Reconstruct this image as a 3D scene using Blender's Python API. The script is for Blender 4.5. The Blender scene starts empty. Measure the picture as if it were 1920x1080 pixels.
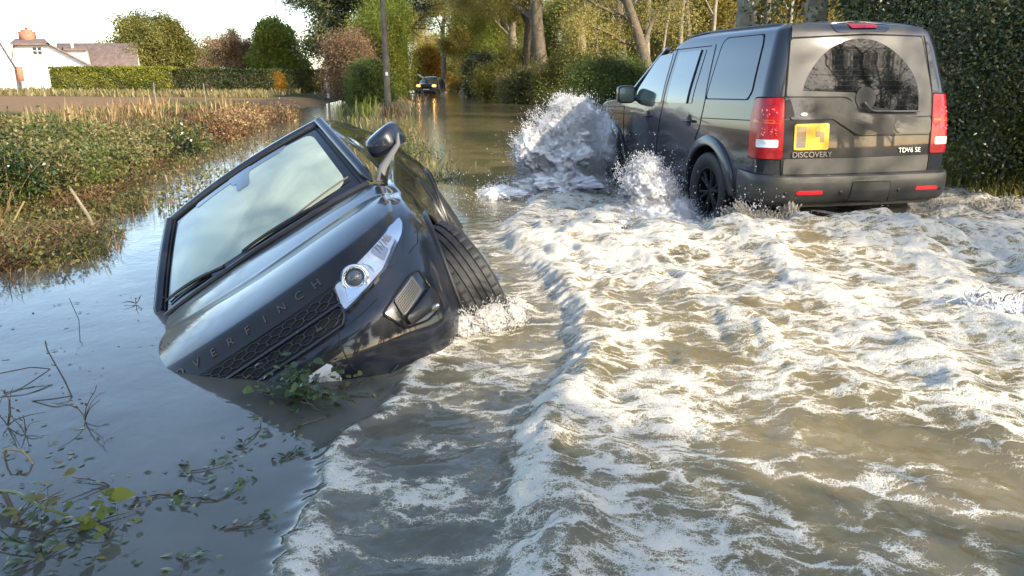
import bpy, bmesh, math, random
import numpy as np
from mathutils import Vector, Matrix

SC = bpy.context.scene
COL = SC.collection
R = math.radians
# ---------------------------------------------------------------- camera
CAMH = 1.36
cd = bpy.data.cameras.new("camera"); cam = bpy.data.objects.new("camera", cd); COL.objects.link(cam)
cam.location = (0, 0, CAMH); cam.rotation_euler = (R(75.0), 0, 0)
cd.sensor_width = 36; cd.lens = 36 * 1456.2 / 1920; cd.clip_start = .05; cd.clip_end = 2000
SC.camera = cam
# ---------------------------------------------------------------- light
SUN = Vector((.70, -.665, .46)).normalized()
w = bpy.data.worlds.new("World"); SC.world = w; w.use_nodes = True
nt = w.node_tree; bg = nt.nodes["Background"]
sky = nt.nodes.new("ShaderNodeTexSky"); sky.sky_type = 'NISHITA'; sky.sun_disc = False
sky.sun_elevation = math.asin(SUN.z); sky.sun_rotation = math.atan2(SUN.x, SUN.y)
sky.air_density = 1.0; sky.dust_density = 1.2; sky.ozone_density = .75
nt.links.new(sky.outputs[0], bg.inputs[0]); bg.inputs[1].default_value = .15
sd = bpy.data.lights.new("sun", 'SUN'); so = bpy.data.objects.new("sun", sd); COL.objects.link(so)
so.rotation_euler = SUN.to_track_quat('Z', 'Y').to_euler(); so.location = (20, -10, 20)
sd.energy = 3.1; sd.angle = R(.5); sd.color = (1.0, .88, .70)
SC.view_settings.view_transform = 'Standard'; SC.view_settings.look = 'None'
SC.view_settings.exposure = 1.62; SC.view_settings.gamma = 1; SC.view_settings.use_curve_mapping = False
SC.cycles.max_bounces = 10; SC.cycles.transparent_max_bounces = 12
SC.cycles.diffuse_bounces = 8; SC.cycles.glossy_bounces = 3
SC.cycles.sample_clamp_indirect = 6; SC.cycles.use_denoising = True
# ---------------------------------------------------------------- materials
MATS = {}
def N(nt, typ, **kw):
    n = nt.nodes.new(typ)
    for k, v in kw.items():
        if isinstance(k, str) and hasattr(n, k): setattr(n, k, v)
    return n
def mat(name, col, rough=.6, metal=0, spec=.5, coat=0, var=.0, vscale=8, bump=0, bscale=40, col2=None, trans=0, emit=None, coatr=.03):
    m = bpy.data.materials.new(name); m.use_nodes = True; nt = m.node_tree; b = nt.nodes["Principled BSDF"]
    b.inputs["Base Color"].default_value = (*col, 1); b.inputs["Roughness"].default_value = rough
    b.inputs["Metallic"].default_value = metal; b.inputs["Specular IOR Level"].default_value = spec
    b.inputs["Coat Weight"].default_value = coat; b.inputs["Coat Roughness"].default_value = coatr
    if trans: b.inputs["Transmission Weight"].default_value = trans
    if emit: b.inputs["Emission Color"].default_value = (*emit[:3], 1); b.inputs["Emission Strength"].default_value = emit[3]
    tc = N(nt, "ShaderNodeTexCoord")
    if var or col2:
        no = N(nt, "ShaderNodeTexNoise"); no.inputs["Scale"].default_value = vscale; no.inputs["Detail"].default_value = 6
        nt.links.new(tc.outputs["Object"], no.inputs["Vector"])
        cr = N(nt, "ShaderNodeValToRGB"); cr.color_ramp.elements[0].position = .3; cr.color_ramp.elements[1].position = .7
        c2 = col2 or tuple(min(1, c * (1 + var)) for c in col); c1 = col if col2 else tuple(c * (1 - var) for c in col)
        cr.color_ramp.elements[0].color = (*c1, 1); cr.color_ramp.elements[1].color = (*c2, 1)
        nt.links.new(no.outputs["Fac"], cr.inputs[0]); nt.links.new(cr.outputs[0], b.inputs["Base Color"])
    if bump:
        n2 = N(nt, "ShaderNodeTexNoise"); n2.inputs["Scale"].default_value = bscale; n2.inputs["Detail"].default_value = 5
        nt.links.new(tc.outputs["Object"], n2.inputs["Vector"])
        bp = N(nt, "ShaderNodeBump"); bp.inputs["Strength"].default_value = bump; bp.inputs["Distance"].default_value = .02
        nt.links.new(n2.outputs["Fac"], bp.inputs["Height"]); nt.links.new(bp.outputs[0], b.inputs["Normal"])
    MATS[name] = m
    return m
# ---------------------------------------------------------------- mesh helpers
def spl(xs, ys):
    xs = np.array(xs, float); ys = np.array(ys, float); d = np.diff(ys) / np.diff(xs); m = np.zeros(len(xs))
    m[0] = d[0]; m[-1] = d[-1]
    for i in range(1, len(xs) - 1):
        m[i] = 0 if d[i-1] * d[i] <= 0 else 2 * d[i-1] * d[i] / (d[i-1] + d[i])
    def f(x):
        x = np.clip(np.asarray(x, float), xs[0], xs[-1]); i = np.clip(np.searchsorted(xs, x) - 1, 0, len(xs) - 2)
        h = xs[i+1] - xs[i]; t = (x - xs[i]) / h
        return (2*t**3-3*t**2+1)*ys[i]+(t**3-2*t**2+t)*h*m[i]+(-2*t**3+3*t**2)*ys[i+1]+(t**3-t**2)*h*m[i+1]
    return f
def tomesh(name, V, quads=None, tris=None, smooth=True, sharp=None):
    me = bpy.data.meshes.new(name); V = np.asarray(V, np.float32)
    parts = []; tot = []
    if quads is not None and len(quads): parts.append(np.asarray(quads, np.int32).ravel()); tot.append(np.full(len(quads), 4, np.int32))
    if tris is not None and len(tris): parts.append(np.asarray(tris, np.int32).ravel()); tot.append(np.full(len(tris), 3, np.int32))
    li = np.concatenate(parts); lt = np.concatenate(tot); ls = np.concatenate([[0], np.cumsum(lt)[:-1]]).astype(np.int32)
    me.vertices.add(len(V)); me.vertices.foreach_set("co", V.ravel())
    me.loops.add(len(li)); me.loops.foreach_set("vertex_index", li)
    me.polygons.add(len(lt)); me.polygons.foreach_set("loop_start", ls); me.polygons.foreach_set("loop_total", lt)
    me.update(calc_edges=True)
    if smooth:
        me.polygons.foreach_set("use_smooth", np.ones(len(lt), bool))
        if sharp: me.set_sharp_from_angle(angle=R(sharp))
    return me
def link(name, me, m=None, parent=None):
    o = bpy.data.objects.new(name, me); COL.objects.link(o)
    if m is not None: me.materials.append(m)
    if parent is not None: o.parent = parent
    return o
def tag(o, label=None, cat=None, group=None, kind=None):
    if label: o["label"] = label
    if cat: o["category"] = cat
    if group: o["group"] = group
    if kind: o["kind"] = kind
    return o
def empty(name, loc=(0, 0, 0), label=None, cat=None, group=None):
    o = bpy.data.objects.new(name, None); COL.objects.link(o); o.location = loc; o.empty_display_size = .2
    return tag(o, label, cat, group)
def cat_closed(pts): return np.vstack([pts, pts[:1]])
def resample(p, step):
    p = np.asarray(p, float); d = np.linalg.norm(np.diff(p, axis=0), axis=1); s = np.concatenate([[0], np.cumsum(d)])
    n = max(2, int(s[-1] / step) + 1); t = np.linspace(0, s[-1], n)
    return np.stack([np.interp(t, s, p[:, k]) for k in range(p.shape[1])], 1)
def roundpoly(p, r, seg=6):
    p = np.asarray(p, float); n = len(p); out = []
    rr = r if hasattr(r, '__len__') else [r] * n
    for i in range(n):
        a, b, c = p[i-1], p[i], p[(i+1) % n]
        u = a - b; v = c - b; lu = np.linalg.norm(u); lv = np.linalg.norm(v); k = min(rr[i], lu * .48, lv * .48)
        if k < 1e-5: out.append(b); continue
        A = b + u / lu * k; B = b + v / lv * k
        for t in np.linspace(0, 1, seg): out.append((1-t)**2 * A + 2*t*(1-t) * b + t*t * B)
    return np.array(out)
class MB:
    def __init__(s): s.V = []; s.Q = []; s.T = []; s.n = 0
    def add(s, V, Q=None, T=None):
        V = np.asarray(V, float).reshape(-1, 3); s.V.append(V)
        if Q is not None and len(Q): s.Q.append(np.asarray(Q, int).reshape(-1, 4) + s.n)
        if T is not None and len(T): s.T.append(np.asarray(T, int).reshape(-1, 3) + s.n)
        s.n += len(V); return s
    def grid(s, P, cu=False, cv=False, mask=None):
        P = np.asarray(P, float); nu, nv = P.shape[:2]; idx = np.arange(nu * nv).reshape(nu, nv)
        if cu: idx = np.vstack([idx, idx[:1]])
        if cv: idx = np.hstack([idx, idx[:, :1]])
        q = np.stack([idx[:-1, :-1], idx[1:, :-1], idx[1:, 1:], idx[:-1, 1:]], -1).reshape(-1, 4)
        if mask is not None: q = q[mask.reshape(-1)]
        return s.add(P.reshape(-1, 3), q)
    def tube(s, p, r, n=8, closed=False, cap=True):
        p = np.asarray(p, float); m = len(p); r = np.broadcast_to(np.asarray(r, float), (m,))
        t = np.gradient(p, axis=0) if not closed else (np.roll(p, -1, 0) - np.roll(p, 1, 0))
        t /= np.linalg.norm(t, axis=1)[:, None] + 1e-12
        up = np.array([0, 0, 1.]) if abs(t[0][2]) < .9 else np.array([1., 0, 0])
        a = np.cross(t[0], up); a /= np.linalg.norm(a); rings = []
        for i in range(m):
            a = a - t[i] * (a @ t[i]); a /= np.linalg.norm(a) + 1e-12; b = np.cross(t[i], a)
            th = np.linspace(0, 2 * np.pi, n, endpoint=False)
            rings.append(p[i] + r[i] * (np.cos(th)[:, None] * a + np.sin(th)[:, None] * b))
        k = s.n
        s.grid(np.array(rings), cu=closed, cv=True)
        if cap and not closed:
            for e, ring in ((0, 0), (1, m - 1)):
                c = s.n; s.V.append(p[[ring * 1 if ring == 0 else -1]]); s.n += 1
                ids = k + ring * n + np.arange(n)
                s.T.append(np.stack([np.full(n, c), ids, np.roll(ids, -1)], 1))
        return s
    def box(s, c, d, M=None, bev=0):
        x, y, z = np.array(d) / 2.
        if bev:
            b = bev; bm = bmesh.new(); bmesh.ops.create_cube(bm, size=1)
            for v in bm.verts: v.co = Vector((v.co.x * d[0], v.co.y * d[1], v.co.z * d[2]))
            bmesh.ops.bevel(bm, geom=list(bm.edges), offset=b, segments=2, affect='EDGES', profile=.5)
            bmesh.ops.triangulate(bm, faces=bm.faces[:])
            V = np.array([v.co for v in bm.verts]); bm.verts.index_update(); T = [[v.index for v in f.verts] for f in bm.faces]; bm.free()
            if M is not None: V = V @ np.array(M).T
            return s.add(V + np.array(c), None, T)
        V = np.array([[i*x, j*y, k*z] for i in (-1, 1) for j in (-1, 1) for k in (-1, 1)])
        if M is not None: V = V @ np.array(M).T
        return s.add(V + np.array(c), [[0,1,3,2],[4,6,7,5],[0,4,5,1],[2,3,7,6],[0,2,6,4],[1,5,7,3]])
    def ball(s, c, r, n=12, m=8, sc=(1, 1, 1)):
        th = np.linspace(0, 2*np.pi, n, endpoint=False); ph = np.linspace(.02, np.pi-.02, m)
        P = np.stack([np.outer(np.sin(ph), np.cos(th)) * sc[0], np.outer(np.sin(ph), np.sin(th)) * sc[1], np.outer(np.cos(ph), np.ones(n)) * sc[2]], -1) * r + np.array(c)
        return s.grid(P, cv=True)
    def lathe(s, prof, axis_o=(0, 0, 0), n=48, M=None):
        # prof: (radius, height) along local Y axis
        th = np.linspace(0, 2*np.pi, n, endpoint=False); prof = np.asarray(prof, float)
        P = np.stack([np.outer(np.cos(th), prof[:, 0]), np.tile(prof[:, 1], (n, 1)), np.outer(np.sin(th), prof[:, 0])], -1)
        if M is not None: P = P @ np.array(M).T
        return s.grid(P + np.array(axis_o), cu=True)
    def patch(s, outl, fn, off=.004, dome=0., rings=6, edge=.006, step=.02):
        """closed outline in 2-D surface coordinates, mapped by fn(a, b, off) and given a thin rim"""
        o = resample(cat_closed(np.asarray(outl, float)), step)[:-1]; c = (o.max(0) + o.min(0)) / 2 if getattr(s, "pc", None) is None else np.array(s.pc)
        ks = list(np.linspace(0, 1, rings + 1)); P = []
        for k in ks:
            q = c + max(k, 1e-3) * (o - c); P.append(fn(q[:, 0], q[:, 1], off + dome * (1 - k * k)))
        P.append(fn(o[:, 0], o[:, 1], off - edge))
        return s.grid(np.array(P), cv=True)
    def line(s, pts, fn, r=.003, step=.02, off=0., n=6, closed=False):
        q = resample(pts, step); return s.tube(fn(q[:, 0], q[:, 1], np.full(len(q), off)), r, n, closed)
    def build(s, name, m, parent=None, smooth=True, sharp=35):
        V = np.vstack(s.V); me = tomesh(name, V, np.vstack(s.Q) if s.Q else None, np.vstack(s.T) if s.T else None, smooth, sharp)
        return link(name, me, m, parent)
# value noise (numpy) for terrain, water and plant placement
def _h(ix, iy, s):
    n = (ix.astype(np.int64) * 374761393 + iy.astype(np.int64) * 668265263 + s * 1274126177) & 0x7fffffff
    n = ((n ^ (n >> 13)) * 1103515245) & 0x7fffffff
    n = ((n ^ (n >> 15)) * 2246822519) & 0x7fffffff
    return (n & 0xffff) / 65535.
def vn(x, y, s=0):
    x = np.asarray(x, float); y = np.asarray(y, float); ix = np.floor(x); iy = np.floor(y); fx = x - ix; fy = y - iy
    u = fx*fx*fx*(fx*(fx*6-15)+10); v = fy*fy*fy*(fy*(fy*6-15)+10)
    a, b, c, d = _h(ix, iy, s), _h(ix+1, iy, s), _h(ix, iy+1, s), _h(ix+1, iy+1, s)
    return a + (b-a)*u + (c-a)*v + (a-b-c+d)*u*v
def fbm(x, y, o=4, s=0, g=.5):
    t = 0; a = 1; n = 0; c, sn = math.cos(.6), math.sin(.6)
    for i in range(o):
        t = t + a * vn(x, y, s + i * 17); n += a; a *= g; x, y = (c*x - sn*y) * 2.03 + 3.1, (sn*x + c*y) * 2.03 + 1.7
    return t / n
def ridge(x, y, o=4, s=0):
    t = 0; a = 1; n = 0; c, sn = math.cos(.6), math.sin(.6)
    for i in range(o):
        t = t + a * (1 - np.abs(2 * vn(x, y, s + i * 17) - 1)); n += a; a *= .5; x, y = (c*x - sn*y) * 2.03 + 3.1, (sn*x + c*y) * 2.03 + 1.7
    return t / n
def sst(a, b, x):
    t = np.clip((x - a) / (b - a), 0, 1); return t * t * (3 - 2 * t)
def text_obj(name, s, size, depth, m, parent, Mx):
    """lettering as a mesh (built-in font), Mx places its own x/y/z axes"""
    c = bpy.data.curves.new(name, 'FONT'); c.body = s; c.size = size; c.extrude = depth; c.align_x = 'CENTER'; c.align_y = 'CENTER'
    o = bpy.data.objects.new(name, c); me = bpy.data.meshes.new_from_object(o); bpy.data.objects.remove(o)
    me.transform(Mx); return link(name, me, m, parent)
# ---------------------------------------------------------------- car materials
def paint(name, col, dust=None, dmin=.45, dmax=.7, dscale=3, rough=.25, dirtlow=None):
    m = mat(name, col, rough=.5, metal=.0, spec=.15, coat=1.0); nt = m.node_tree; b = nt.nodes["Principled BSDF"]
    if dust:
        tc = N(nt, "ShaderNodeTexCoord"); no = N(nt, "ShaderNodeTexNoise"); no.inputs["Scale"].default_value = dscale; no.inputs["Detail"].default_value = 8; no.inputs["Roughness"].default_value = .65
        nt.links.new(tc.outputs["Object"], no.inputs["Vector"])
        mr = N(nt, "ShaderNodeMapRange"); mr.inputs[1].default_value = dmin; mr.inputs[2].default_value = dmax
        src = no.outputs["Fac"]
        if dirtlow:   # film thicker along a gradient of the panel: (axis, v0, v1)
            sp = N(nt, "ShaderNodeSeparateXYZ"); nt.links.new(tc.outputs["Object"], sp.inputs[0])
            m2 = N(nt, "ShaderNodeMapRange"); m2.inputs[1].default_value = dirtlow[1]; m2.inputs[2].default_value = dirtlow[2]; m2.inputs[3].default_value = 0; m2.inputs[4].default_value = .45
            nt.links.new(sp.outputs[dirtlow[0]], m2.inputs[0])
            ad = N(nt, "ShaderNodeMath", operation='ADD'); nt.links.new(src, ad.inputs[0]); nt.links.new(m2.outputs[0], ad.inputs[1]); src = ad.outputs[0]
        nt.links.new(src, mr.inputs[0])
        mx = N(nt, "ShaderNodeMix", data_type='RGBA'); mx.inputs[6].default_value = (*col, 1); mx.inputs[7].default_value = (*dust, 1)
        nt.links.new(mr.outputs[0], mx.inputs[0]); nt.links.new(mx.outputs[2], b.inputs["Base Color"])
        r2 = N(nt, "ShaderNodeMapRange"); r2.inputs[3].default_value = 1; r2.inputs[4].default_value = .15
        nt.links.new(mr.outputs[0], r2.inputs[0]); nt.links.new(r2.outputs[0], b.inputs["Coat Weight"])
        r3 = N(nt, "ShaderNodeMapRange"); r3.inputs[3].default_value = rough; r3.inputs[4].default_value = .6
        nt.links.new(mr.outputs[0], r3.inputs[0]); nt.links.new(r3.outputs[0], b.inputs["Roughness"])
    return m
M_black = mat("black_plastic", (.012, .012, .013), rough=.38, var=.3, vscale=30)
M_gap = mat("panel_gap", (.004, .004, .005), rough=.7)
M_trim = mat("gloss_black_trim", (.010, .011, .013), rough=.12, coat=.6)
M_rubber = mat("tyre_rubber", (.017, .017, .017), rough=.62, var=.35, vscale=25, bump=.15, bscale=120)
M_chrome = mat("chrome", (.75, .75, .76), rough=.12, metal=1)
M_alloy = mat("alloy_wheel", (.10, .10, .11), rough=.35, metal=.8)
M_glassdark = mat("tinted_glass", (.006, .007, .009), rough=.04, spec=.5, coat=.25)
M_red = mat("red_lens", (.34, .004, .012), rough=.3, coat=.45, spec=.3, var=.25, vscale=22)
M_redref = mat("red_reflector", (.62, .02, .03), rough=.25, coat=.6)
M_orange = mat("orange_lens", (.75, .16, .02), rough=.15, coat=1)
M_white = mat("white_lens", (.72, .74, .76), rough=.15, coat=1)
M_plate = mat("white_plate", (.74, .74, .72), rough=.4, coat=.3, var=.06, vscale=6)
M_yplate = mat("yellow_plate", (.80, .42, .02), rough=.4)
M_silver = mat("badge_silver", (.62, .62, .63), rough=.25, metal=.9)
M_reflector = mat("lamp_reflector", (.78, .80, .83), rough=.18, metal=.9, var=.15, vscale=14)
def clear_cover(name):
    m = bpy.data.materials.new(name); m.use_nodes = True; nt = m.node_tree; nt.nodes.clear()
    o = N(nt, "ShaderNodeOutputMaterial"); g = N(nt, "ShaderNodeBsdfGlossy"); t = N(nt, "ShaderNodeBsdfTransparent"); mx = N(nt, "ShaderNodeMixShader"); f = N(nt, "ShaderNodeFresnel")
    g.inputs["Roughness"].default_value = .03; f.inputs[0].default_value = 1.5; t.inputs[0].default_value = (.93, .95, .97, 1)
    nt.links.new(f.outputs[0], mx.inputs[0]); nt.links.new(t.outputs[0], mx.inputs[1]); nt.links.new(g.outputs[0], mx.inputs[2]); nt.links.new(mx.outputs[0], o.inputs[0])
    return m
M_clear = clear_cover("clear_cover")

def make_wheel(parent, centre, radius=.365, width=.245, steer=0, side=1, rimr=.245, spokes=5, rimmat=None, camber=0):
    """tyre > rim; axis along local Y, outer face towards side"""
    n = 216; w2 = width / 2
    prof = [(rimr, -w2*.80), (rimr+.015, -w2*.92), (radius*.84, -w2*1.04), (radius*.93, -w2*1.0), (radius*.975, -w2*.90)]
    tr = np.linspace(-w2*.84, w2*.84, 41)
    prof += [(radius - .006*(abs(t)/w2)**3, t) for t in tr]
    prof += [(radius*.975, w2*.90), (radius*.93, w2*1.0), (radius*.84, w2*1.04), (rimr+.015, w2*.92), (rimr, w2*.80)]
    prof = np.array(prof); th = np.linspace(0, 2*np.pi, n, endpoint=False)
    rr = np.tile(prof[:, 0], (n, 1)); yy = np.tile(prof[:, 1], (n, 1))
    for j in range(len(prof)):
        if 5 <= j < 46:
            k = j - 5
            if k in (8, 9, 16, 17, 23, 24, 31, 32): rr[:, j] -= .008
            elif k < 8 or k > 32: rr[np.arange(n) % 6 == 0, j] -= .006
            else: rr[(np.arange(n) + k // 2) % 6 == 0, j] -= .004
    P = np.stack([np.cos(th)[:, None] * rr, yy, np.sin(th)[:, None] * rr], -1)
    mb = MB(); mb.grid(P, cu=True)
    t = mb.build("wheel", M_rubber, parent, True, 40)
    t.location = centre; t.rotation_euler = (camber, .3, steer)
    s = side; rb = MB()
    rb.lathe([(rimr, -w2*.8), (rimr*.9, -w2*.5), (rimr*.88, 0), (rimr*.9, s*w2*.6), (rimr+.004, s*w2*.82), (rimr+.006, s*w2*.86), (rimr-.012, s*w2*.84), (rimr*.92, s*w2*.5)], n=64)
    rb.lathe([(.0, s*w2*.62), (.035, s*w2*.62), (.05, s*w2*.55), (.05, s*w2*.1), (0, s*w2*.1)], n=24)
    for k in range(spokes):
        for d in (-.09, .09):
            a = 2*np.pi*k/spokes + d; b = 2*np.pi*k/spokes + d*1.9
            rb.tube([[.04*np.cos(a), s*w2*.5, .04*np.sin(a)], [rimr*.5*np.cos((a+b)/2), s*w2*.58, rimr*.5*np.sin((a+b)/2)], [rimr*.93*np.cos(b), s*w2*.6, rimr*.93*np.sin(b)]], [.022, .017, .019], 8)
    rb.lathe([(.15, 0), (.15, s*.02), (.05, s*.02)], n=32)
    rb.build("rim", rimmat or M_alloy, t)
    return t
def cut_arch(P, axes, mask, side_ok, snap=.016):
    """snap grid vertices to a wheel opening's circle and mark the faces inside"""
    for (cx, cz, rad) in axes:
        d = np.hypot(P[..., 0]-cx, P[..., 2]-cz); sel = (np.abs(d - rad) < snap) & side_ok(P)
        k = np.where(sel, rad / np.maximum(d, 1e-6), 1)
        P[..., 0] = cx + (P[..., 0]-cx)*k; P[..., 2] = cz + (P[..., 2]-cz)*k
        C = (P[:-1, :-1] + P[1:, :-1] + P[1:, 1:] + P[:-1, 1:]) / 4
        inside = (np.hypot(C[..., 0]-cx, C[..., 2]-cz) < rad) & side_ok(C)
        mask &= ~inside
    return P, mask
# ================================================================ ground and flood water
bankL = spl([-30, 0, 4, 5.6, 6.2, 9.3, 14.8, 20.8, 27.9, 40, 60, 90, 130], [-9, -6.5, -4.7, -4.05, -4.0, -5.1, -6.4, -7.3, -8.2, -9.6, -11.5, -14, -17])
bankR = spl([-30, 0, 6, 8, 12, 25, 40, 52, 65, 80, 130], [7, 6.4, 5.9, 5.6, 5.3, 5.0, 3.6, 2.1, -1.0, -3.4, -6.5])
verge = spl([8, 11, 16, 34, 55, 80], [-.9, -1.25, -2.4, -5.3, -7.6, -10.5])
def ground_z(x, y):
    x = np.asarray(x, float); y = np.asarray(y, float)
    dl = bankL(y) - x + .5*(fbm(x*.9, y*.9, 3, 5) - .5)*np.clip(y/6, .4, 1.5); dr = x - bankR(y) + .8*(fbm(x*.5, y*.5, 3, 9) - .5)
    z = np.full(x.shape, -.10)
    z = z - .75*np.exp(-((x - (bankL(y)+1.7))/1.1)**2) * (y < 40)
    z = np.maximum(z, -.75)
    zl = np.where(dl > -.6, -.12 + .42*sst(-.6, 3.2, dl) + .12*sst(3, 20, dl) + .10*(fbm(x*.6, y*.6, 4, 2) - .5)*sst(0, 2, dl), -9)
    zr = np.where(dr > -.8, -.12 + .5*sst(-.8, 2.5, dr) + .6*sst(2, 30, dr) + .2*(fbm(x*.3, y*.3, 3, 4) - .5)*sst(0, 2, dr), -9)
    z = np.maximum(z, np.maximum(zl, zr))
    vg = np.exp(-((x - verge(y))/.7)**2) * sst(8, 11, y) * (y < 90); z = z + vg*(.06 + .10*(fbm(x*2, y*2, 3, 6) - .35) + .05*sst(20, 36, y))
    z = np.where(y > 95, np.maximum(z, -.12 + .6*sst(95, 130, y)), z)
    return z
def build_ground():
    xs = np.concatenate([-np.geomspace(700, 14, 40), np.linspace(-13.5, 13.5, 200), np.geomspace(14, 700, 40)])
    ys = np.concatenate([np.linspace(-120, -4, 12), np.linspace(-3, 30, 190), np.geomspace(30.5, 1200, 90)])
    X, Y = np.meshgrid(xs, ys, indexing='ij'); o = MB().grid(np.stack([X, Y, ground_z(X, Y)], -1)).build("ground", None, None, True, None)
    m = mat("mud_and_turf", (.055, .042, .022), rough=.9, col2=(.07, .075, .025), vscale=.9, bump=.5, bscale=9, spec=.05); nt = m.node_tree
    # bare ploughed strip by the hedge, and a wet dark shore
    geo = N(nt, "ShaderNodeNewGeometry"); sp = N(nt, "ShaderNodeSeparateXYZ"); nt.links.new(geo.outputs["Position"], sp.inputs[0])
    cr = N(nt, "ShaderNodeValToRGB"); el = cr.color_ramp.elements; el[0].position = 0; el[0].color = (0, 0, 0, 1); el[1].position = .25; el[1].color = (0, 0, 0, 1)
    for p, v in ((.30, 1), (.62, 1), (.72, 0)): e = el.new(p); e.color = (v, v, v, 1)
    mr = N(nt, "ShaderNodeMapRange"); mr.inputs[1].default_value = 10; mr.inputs[2].default_value = 70; nt.links.new(sp.outputs["Y"], mr.inputs[0]); nt.links.new(mr.outputs[0], cr.inputs[0])
    mr2 = N(nt, "ShaderNodeMapRange"); mr2.inputs[1].default_value = -9; mr2.inputs[2].default_value = -12; nt.links.new(sp.outputs["X"], mr2.inputs[0])
    mu = N(nt, "ShaderNodeMath", operation='MULTIPLY'); nt.links.new(cr.outputs[0], mu.inputs[0]); nt.links.new(mr2.outputs[0], mu.inputs[1])
    b = nt.nodes["Principled BSDF"]; src = b.inputs["Base Color"].links[0].from_socket
    mx = N(nt, "ShaderNodeMix", data_type='RGBA'); mx.inputs[7].default_value = (.20, .125, .065, 1); nt.links.new(mu.outputs[0], mx.inputs[0]); nt.links.new(src, mx.inputs[6]); nt.links.new(mx.outputs[2], b.inputs["Base Color"])
    o.data.materials.append(m); tag(o, kind="structure"); return o
build_ground()

_f1 = [(-.80, 1.0), (-.72, 1.55), (-.69, 1.83), (-.69, 2.13), (-.67, 2.39), (-.72, 2.63), (-.68, 2.85), (-.58, 3.0), (-.55, 3.27), (-.50, 3.67), (-.30, 4.0), (-.12, 4.3), (-.15, 5.0), (-.5, 7), (-.6, 9), (-.6, 14)]
_f2 = [(-.15, 1.0), (-.06, 1.6), (-.02, 1.83), (.05, 2.04), (.01, 2.25), (.0, 2.55), (.01, 2.77), (.09, 3.03), (.22, 3.34), (.30, 3.79), (.29, 4.26), (.15, 5.29), (-.10, 6.41), (-.10, 7.3), (.1, 8.3), (.3, 9.5), (.9, 10.8), (1.4, 12.5), (1.6, 15)]
X1 = spl([p[1] for p in _f1], [p[0] for p in _f1]); X2 = spl([p[1] for p in _f2], [p[0] for p in _f2])
def gss(x, y, cx, cy, sx, sy): return np.exp(-((x-cx)/sx)**2 - ((y-cy)/sy)**2)
def segd(x, y, pts):
    """distance to a polyline"""
    D = np.full(x.shape, 1e9)
    for (ax, ay), (bx_, by) in zip(pts[:-1], pts[1:]):
        vx, vy = bx_-ax, by-ay; t = np.clip(((x-ax)*vx + (y-ay)*vy)/(vx*vx+vy*vy), 0, 1); D = np.minimum(D, np.hypot(x-ax-t*vx, y-ay-t*vy))
    return D
CRESTS = [([(.75, 6.4), (.95, 5.2), (1.15, 4.4), (1.35, 3.7), (1.5, 3.1)], .10, .16), ([(1.98, 6.7), (1.95, 5.6), (1.9, 4.8), (2.0, 4.0), (1.98, 3.3), (1.75, 2.5)], .10, .15),
          ([(.1, 6.5), (.55, 5.6), (.8, 4.9)], .09, .18), ([(3.1, 6.3), (3.0, 5.2), (2.75, 4.4), (2.75, 3.8)], .12, .20), ([(1.05, 7.7), (.75, 7.0), (.35, 6.3)], .16, .22), ([(4.4, 7.5), (4.0, 6.3), (3.6, 5.2)], .10, .25)]
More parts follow.
